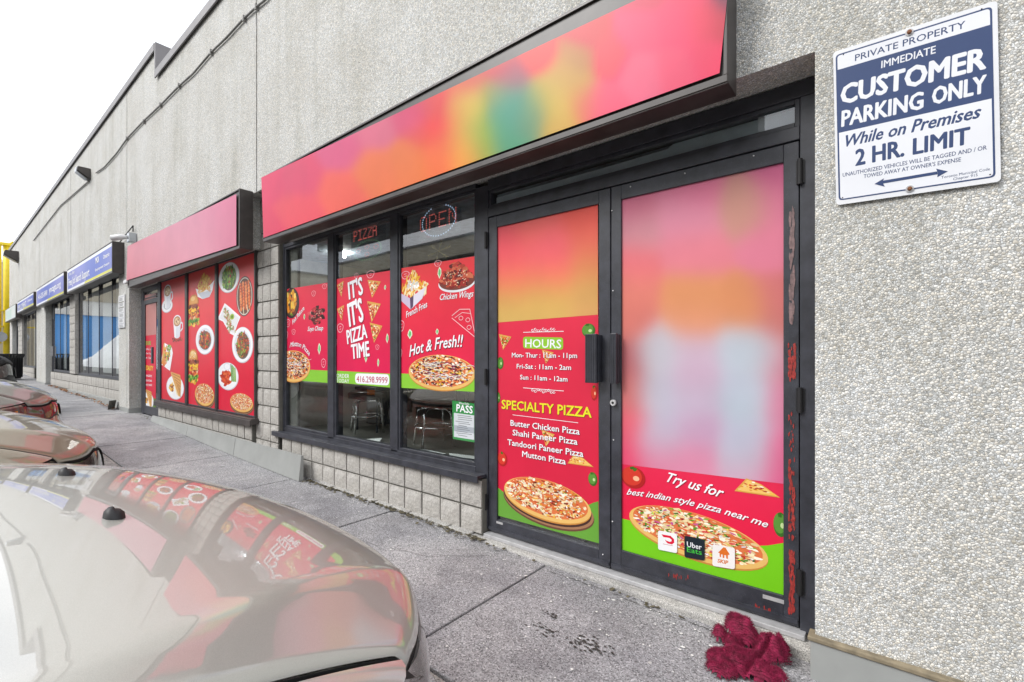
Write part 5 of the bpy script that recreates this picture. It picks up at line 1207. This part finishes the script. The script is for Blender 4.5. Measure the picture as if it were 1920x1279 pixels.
# ------------------------------------------------------------------ vehicles
def car(label, cx, paintm, zroad, ynose=-1.31, scale=1., full=True, dark_lamp=False, amberz=True, group='cars parked nose-in along the kerb'):
    t = bpy.data.objects.new('parked_car', None); col.objects.link(t); tag(t, label, 'car', group)
    def fz(z): return z
    def center(y): q = min(1.15, max(-.3, (y+.84)/.84)); return 1.085-.10*q-.175*max(q, 0)**3
    def drop(s, y):
        q = min(1.1, max(0, (y+.84)/.84)); sc = .87-.30*q; d = abs(s)-sc; sp = .5*(d+math.sqrt(d*d+.010**2))
        ridge = .006*math.exp(-(d/.025)**2)*min(1, q*1.5)
        return .045*min(abs(s)/sc, 1)**2+.80*sp-ridge
    def hz(s, y): return center(y)-drop(s, y)
    def fy(s): a = min(abs(s)/.82, 1.02); return -.16*a*a-.13*a**8
    def edge(y): return .82+.085*min(1, max(0, (-y-.27)/.5))**.8
    # bonnet
    m = MB(); nu, nv = 64, 56
    ycow = lambda s: -.86-.05*(1-abs(s)/.9)
    ys_edge = None
    for j in range(nv+1):
        v = j/nv
        for i in range(nu+1):
            u = -1+2*i/nu
            # bonnet side edge follows edge(y)
            s0 = u*.82; yf = fy(s0); y = ycow(u*.9)*(1-v)+yf*v; s = u*edge(y)
            z = hz(s, y)
            if v > .93: z -= .03*((v-.93)/.07)**2
            m.v.append((s, y, z))
    for j in range(nv):
        for i in range(nu): k = j*(nu+1)+i; m.f.append((k, k+1, k+nu+2, k+nu+1))
    i0 = len(m.v)                                       # folded rim
    rim = [i for i in range(nu+1)]+[j*(nu+1)+nu for j in range(1, nv+1)]+[nv*(nu+1)+i for i in range(nu-1, -1, -1)]+[j*(nu+1) for j in range(nv-1, 0, -1)]
    for k in rim: x_, y_, z_ = m.v[k]; m.v.append((x_*.995, y_*1.0-.003, z_-.025))
    dark_rim = MB(); L0 = len(rim); dark_rim.v = [m.v[k] for k in rim]+[(x_, y_, z_) for x_, y_, z_ in m.v[i0:]]; m.v = m.v[:i0]
    dark_rim.v = [(x_*1.0008, y_, z_-(.004 if q < L0 else .01)) for q, (x_, y_, z_) in enumerate(dark_rim.v)]
    for k in range(L0): dark_rim.f.append((k, L0+k, L0+(k+1) % L0, (k+1) % L0))
    bn = m.build('bonnet', paintm, t, smooth=True); so_ = bn.modifiers.new('thickness', 'SOLIDIFY'); so_.thickness = .004; so_.offset = -1
    dark_rim.build('bonnet_dark_rim', 'gap', t)  # rim strip coloured black to give the shut line its shade
    # inner tray under the gap
    for sg in (-1, 1):
        m = MB(); prev = None
        for k in range(30):
            y = -.95+.66*k/29; e = edge(y); a = (sg*(e-.02), y, hz(e, y)-.03); b = (sg*(e+.03), y, hz(e, y)-.035)
            if prev: m.quad(prev[0], a, b, prev[1])
            prev = (a, b)
        m.build('shut_gap', 'gap', t)
    # fenders and sides
    def sidez(y): return hz(edge(y), y)-.004
    for sg in (-1, 1):
        m = MB(); ns, nk = 60, 16
        for k in range(ns+1):
            for a_ in range(nk+1):
                a = a_/nk
                if a < .5:
                    b = a/.5; y0 = -.315-.30*b*b; y = y0+( -1.0-y0)*k/ns if k <= ns else y0
                    e = edge(y)+.013; wmax = .935; s = e+(wmax-e)*math.sin(b*math.pi/2); z = sidez(y)-.16*(1-math.cos(b*math.pi/2))-.015*b
                else:
                    b = (a-.5)/.5; y0 = -.615; y = y0+(-1.0-y0)*k/ns; s = .935-.03*b*b; z = sidez(y)-.175-(sidez(y)-.175-.24)*b
                m.v.append((sg*s, y, z))
        for k in range(ns):
            for a_ in range(nk): i = k*(nk+1)+a_; m.f.append((i, i+1, i+nk+2, i+nk+1))
        m.build('fender', paintm, t, smooth=True, fixn=True)
    # body behind
    m = MB(); st = [(-.99, 1.0, .93), (-1.6, 1.02, .94), (-2.6, 1.03, .94), (-3.6, 1.02, .93), (-4.2, .98, .90), (-4.48, .9, .84), (-4.55, .55, .80)]
    for (y, zb, w) in st:
        for (a, b) in ((0, zb+.06), (.80, zb+.03), (.90, zb-.02), (1, zb-.18), (1, .5), (.97, .24)): m.v.append((a*w, y, b))
        for (a, b) in ((.97, .24), (1, .5), (1, zb-.18), (.90, zb-.02), (.80, zb+.03)): m.v.append((-a*w, y, b))
    n = 11
    for k in range(len(st)-1):
        for i in range(n): a = k*n+i; b = k*n+(i+1) % n; m.f.append((a, b, b+n, a+n))
    m.f.append(tuple(range((len(st)-1)*n, len(st)*n))); m.build('body', paintm, t, smooth=True, bevel=0, fixn=True)
    m = MB()
    m.v += [(s*w, y, z) for (y, z, w) in ((-.93, 1.085, .84), (-1.85, 1.47, .66), (-3.05, 1.49, .64), (-3.85, 1.09, .78)) for s in (-1, 1)]
    m.f += [(0, 1, 3, 2), (4, 5, 7, 6), (0, 2, 4, 6), (1, 7, 5, 3)]; m.build('glasshouse', 'carglass', t)
    m = MB(); m.v += [(s*w, y, z) for (y, z, w) in ((-1.80, 1.462, .67), (-2.0, 1.50, .66), (-2.9, 1.515, .65), (-3.1, 1.485, .65)) for s in (-1, 1)]
    m.f += [(0, 1, 3, 2), (2, 3, 5, 4), (4, 5, 7, 6)]; o_ = m.build('roof', paintm, t, smooth=True)
    so = o_.modifiers.new('s', 'SOLIDIFY'); so.thickness = .03
    m = MB()                                            # cowl
    for k in range(20):
        s0, s1 = -.9+k*.09, -.9+(k+1)*.09; m.quad((s0, ycow(s0)+.0, hz(s0, -.86)-.012), (s1, ycow(s1), hz(s1, -.86)-.012), (s1*.97, ycow(s1)-.12, 1.075), (s0*.97, ycow(s0)-.12, 1.075))
    m.build('cowl', 'black', t)
    for s in (-.45, .1):
        m = MB(); m.tube([(s, -.97, 1.09), (s+.3, -1.06, 1.13), (s+.55, -1.13, 1.155)], .008, 6); m.build('wiper', 'black', t)
    for s in (-.285, .285):
        m = MB(); y = -.64; z = hz(s, y); i0 = 0
        for l, (k, h) in enumerate(((1, -.004), (.9, .008), (.55, .016), (.1, .018))):
            for q in range(12): a = R(q*30); m.v.append((s+.026*k*math.cos(a), y-.004+(.020*k*math.sin(a)), z+h+ (.006 if math.sin(a) < 0 else 0)))
        for l in range(3):
            for q in range(12): a = l*12+q; b = l*12+(q+1) % 12; m.f.append((a, b, b+12, a+12))
        m.f.append(tuple(range(36, 48))); m.build('washer_nozzle', 'black', t, smooth=True)
    # front fascia along the plan curve
    plan = [(s, fy(s)) for s in np.linspace(-.82, .82, 41)]
    cornerR = [(.833+.10*math.sin(b*math.pi/2), -.315-.30*b*b) for b in np.linspace(.1, 1, 12)]
    plan = [(-a, b) for a, b in cornerR[::-1]]+plan+cornerR
    def ztop(i):
        s, y = plan[i]
        if abs(s) <= .82: return hz(s, y)-.036
        b = math.sqrt(max(0, (-y-.315)/.30)); return sidez(y)-.16*(1-math.cos(b*math.pi/2))-.02
    nrm = []
    for i in range(len(plan)):
        a, b = plan[max(i-1, 0)], plan[min(i+1, len(plan)-1)]; dx, dy = b[0]-a[0], b[1]-a[1]; L = math.hypot(dx, dy); nrm.append((-dy/L, dx/L))
    prof = [(0, -.010), (.04, .0), (.10, .008), (.20, .02), (.26, .05), (.32, .10), (.42, .12), (.52, .115), (.60, .08), (.64, .02)]
    def fpt(i, dz, off): (s, y), (nx_, ny_) = plan[i], nrm[i]; k = 1 if abs(s) < .8 else .55; return (s+nx_*off*k, y+ny_*off*k, max(.15, ztop(i)-dz))
    def strip(i0_, i1_, rows, name, mat, extra=0, **kw):
        m = MB(); w = i1_-i0_+1
        for (dz, off) in rows:
            for i in range(i0_, i1_+1): m.v.append(fpt(i, dz, off+extra))
        for r in range(len(rows)-1):
            for i in range(w-1): k = r*w+i; m.f.append((k, k+w, k+w+1, k+1))
        return m.build(name, mat, t, smooth=True, **kw)
    strip(0, len(plan)-1, prof, 'bumper', paintm)
    nP = len(plan)
    lampmat = 'headlamp'
    for (a, b) in ((3, 20), (nP-21, nP-4)):
        o_ = strip(a, b, [(.015, .0), (.05, .012), (.10, .02), (.155, .022)], 'headlight', lampmat, .006)
        mm = MB(); ii = range(a, a+5) if a < 10 else range(b-4, b+1)
        pr = None
        for i in ii:
            q0, q1 = fpt(i, .05, .022), fpt(i, .13, .034)
            if pr: mm.quad(pr[0], pr[1], q1, q0)
            pr = (q0, q1)
        mm.build('indicator', 'amber', o_)
    strip(24, nP-25, [(.05, .012), (.10, .02), (.17, .026)], 'grille', 'black', .008)
    for sg in (-1, 1):
        for y in (-.95, -3.65):
            w = MB(); w.tube([(sg*.72, y, .32), (sg*.94, y, .32)], .32, 28); wh = w.build('wheel', 'black', t)
            w = MB(); w.tube([(sg*.945, y, .32), (sg*.955, y, .32)], .21, 20); w.build('rim', 'alu', wh)
        w = MB(); x_ = sg*.99; w.v += [(x_-.09, -1.22, .98), (x_+.09, -1.22, 1.0), (x_+.09, -1.22, 1.12), (x_-.09, -1.22, 1.12), (x_-.07, -1.12, 1.0), (x_+.07, -1.13, 1.02), (x_+.07, -1.13, 1.1), (x_-.07, -1.12, 1.1)]
        w.f += [(0, 3, 2, 1), (4, 5, 6, 7), (0, 1, 5, 4), (1, 2, 6, 5), (2, 3, 7, 6), (3, 0, 4, 7)]; w.build('wing_mirror', paintm, t, bevel=.015)
    t.location = (cx, ynose, zroad); t.scale = (scale,)*3
    return t
car('champagne car bonnet filling the lower left corner with two black washer nozzles', -1.59, 'champagne', -1.40)
car('sand coloured car second in the row, its rounded nose showing behind the nearest bonnet', -4.62, 'tan_paint', g(-4.4)-ROAD-.055, -1.45)
car('grey green car third in the row with orange indicator in its dark headlamp', -7.35, 'grey_paint', g(-7.3)-ROAD-.0, -1.33)
car('tall black vehicle at the far left edge of the row', -12.05, 'black', g(-12)-ROAD, -1.32, 1.28)

# ------------------------------------------------------------------ litter bin
bx_, by_ = -23.6, -.55; bz = g(bx_)+.03
t = thing('litter_bin', 'black slatted metal litter bin on the far pavement', 'bin', (bx_, by_, bz))
for k in range(26):
    a = 2*math.pi*k/26; c, s = math.cos(a), math.sin(a); m = MB(); pts = [(bx_+r*c, by_+r*s, bz+z) for r, z in ((.30, .05), (.31, .7), (.36, .84))]; m.tube(pts, .022, 4); m.build('slat', 'black', t)
m = MB(); m.tube([(bx_, by_, bz), (bx_, by_, bz+.04), (bx_, by_, bz+.72)], [.28, .29, .29], 24); m.build('liner', 'black', t)
m = MB(); m.tube([(bx_+.36*math.cos(R(a)), by_+.36*math.sin(R(a)), bz+.84) for a in range(0, 361, 20)], .02, 6); m.build('rim', 'black', t)

# ------------------------------------------------------------------ end building with yellow pipe
eb = thing('end_building', 'beige building wing closing the far end of the plaza', 'building', (-34.5, 0, -.7))
m = MB(); m.box(-40, -34.0, -1.2, 8, -1.0, 4.6); m.build('wall', 'beige2', eb)
m = MB(); m.box(-40.1, -33.95, -1.25, 8.1, 4.605, 4.75); m.build('coping', 'whiteband', eb)
yp = thing('yellow_pipe', 'tall yellow gas pipe with hooked top beside the end wall', 'pipe', (-32.5, 0, -.6))
m = MB(); m.tube([(-32.5, .0, -.6), (-32.5, .0, 5.2), (-32.5, .25, 5.35)], .13, 14); m.build('pipe', 'yellow', yp, smooth=True)
m = MB(); m.tube([(-32.9, -.22, .6), (-32.9, -.22, 5.3), (-32.9, .2, 5.35)], .07, 10); m.build('pipe', 'yellow', yp, smooth=True)
m = MB(); m.box(-32.7, -32.3, -.3, .3, 5.2, 5.32); m.box(-32.6, -32.4, -1.4, -.13, 1.35, 1.42); m.box(-32.6, -32.4, -1.4, -.13, 2.1, 2.16); m.build('bracket', 'yellow', yp)
m = MB(); m.tube([(-32.35, -.25, .9), (-32.1, -.25, .9)], .24, 18); m.build('meter', 'lens', yp)

# ------------------------------------------------------------------ across the lot (seen in reflections)
ob = thing('opposite_building', 'long tan unit building across the parking lot, seen mirrored in the glass', 'building', (-5, -14.4, -1.5))
m = MB(); m.box(-29, 24, -26, -14.6, 5.25, 6.15); m.box(-29, 24, -26, -14.6, -1.5, -.6); m.build('wall', 'greywall', ob)
m = MB(); m.box(-29, 24, -25.5, -14.9, -.6, 5.25); m.build('window', 'carglass', ob)
m = MB(); m.box(-29.1, 24.1, -26.1, -14.5, 6.15, 6.25); m.build('roof', 'cap', ob)
for k in range(9):
    x = -29+k*6.5; m = MB(); m.box(x, x+.8, -14.89, -14.62, -.59, 5.24); m.build('pier', 'greywall', ob)
ob2 = thing('opposite_building', 'tan building with grey roof beyond the lot, mirrored in the leftmost window', 'building', (-41, -30, -1.5))
m = MB(); m.box(-60, -40, -70, -17, -1.5, 7.2); m.build('wall', 'beige2', ob2); m = MB(); m.box(-60.1, -39.9, -70.1, -16.9, 7.2, 7.35); m.build('roof', 'cap', ob2)
ob3 = thing('blue_building', 'blue clad building with white fascia mirrored in the far windows', 'building', (-80, -15, -1.5))
m = MB(); m.box(-90, -80, -45, -3, -1.5, 5.2); m.build('wall', 'bluewall', ob3); m = MB(); m.box(-90.2, -79.8, -45, -2.9, 5.2, 7.0); m.build('fascia', 'whiteband', ob3)
m = MB(); m.box(-90.2, -79.7, -45, -2.9, 7.0, 9.5); m.build('upper_wall', 'beige2', ob3)
def snowbank(x0, x1, y0, y1, h, label):
    m = MB(); nx, ny = 40, 16; ph = random.random()*9
    for i in range(nx+1):
        for j in range(ny+1):
            u, v = i/nx, j/ny; e = math.sin(math.pi*u)**.6*math.sin(math.pi*v)**.7
            m.v.append((x0+(x1-x0)*u, y0+(y1-y0)*v, -1.5+.5*(x0 < -30)+h*e*(.75+.25*math.sin(u*11+ph)+.12*math.sin(v*9+u*17))))
    for i in range(nx):
        for j in range(ny): k = i*(ny+1)+j; m.f.append((k, k+ny+1, k+ny+2, k+1))
    tag(m.build('snow_bank', 'snow', smooth=True), label, 'snow bank')
snowbank(-55, -33, -11, -4.5, 3.0, 'ploughed snow bank mirrored in the far windows')
snowbank(-26, -17, -13.5, -10.5, 1.2, 'low ploughed snow bank in front of the opposite building')
print('tris', sum(len(o.data.polygons) for o in scene.objects if o.type == 'MESH'), len(scene.objects))
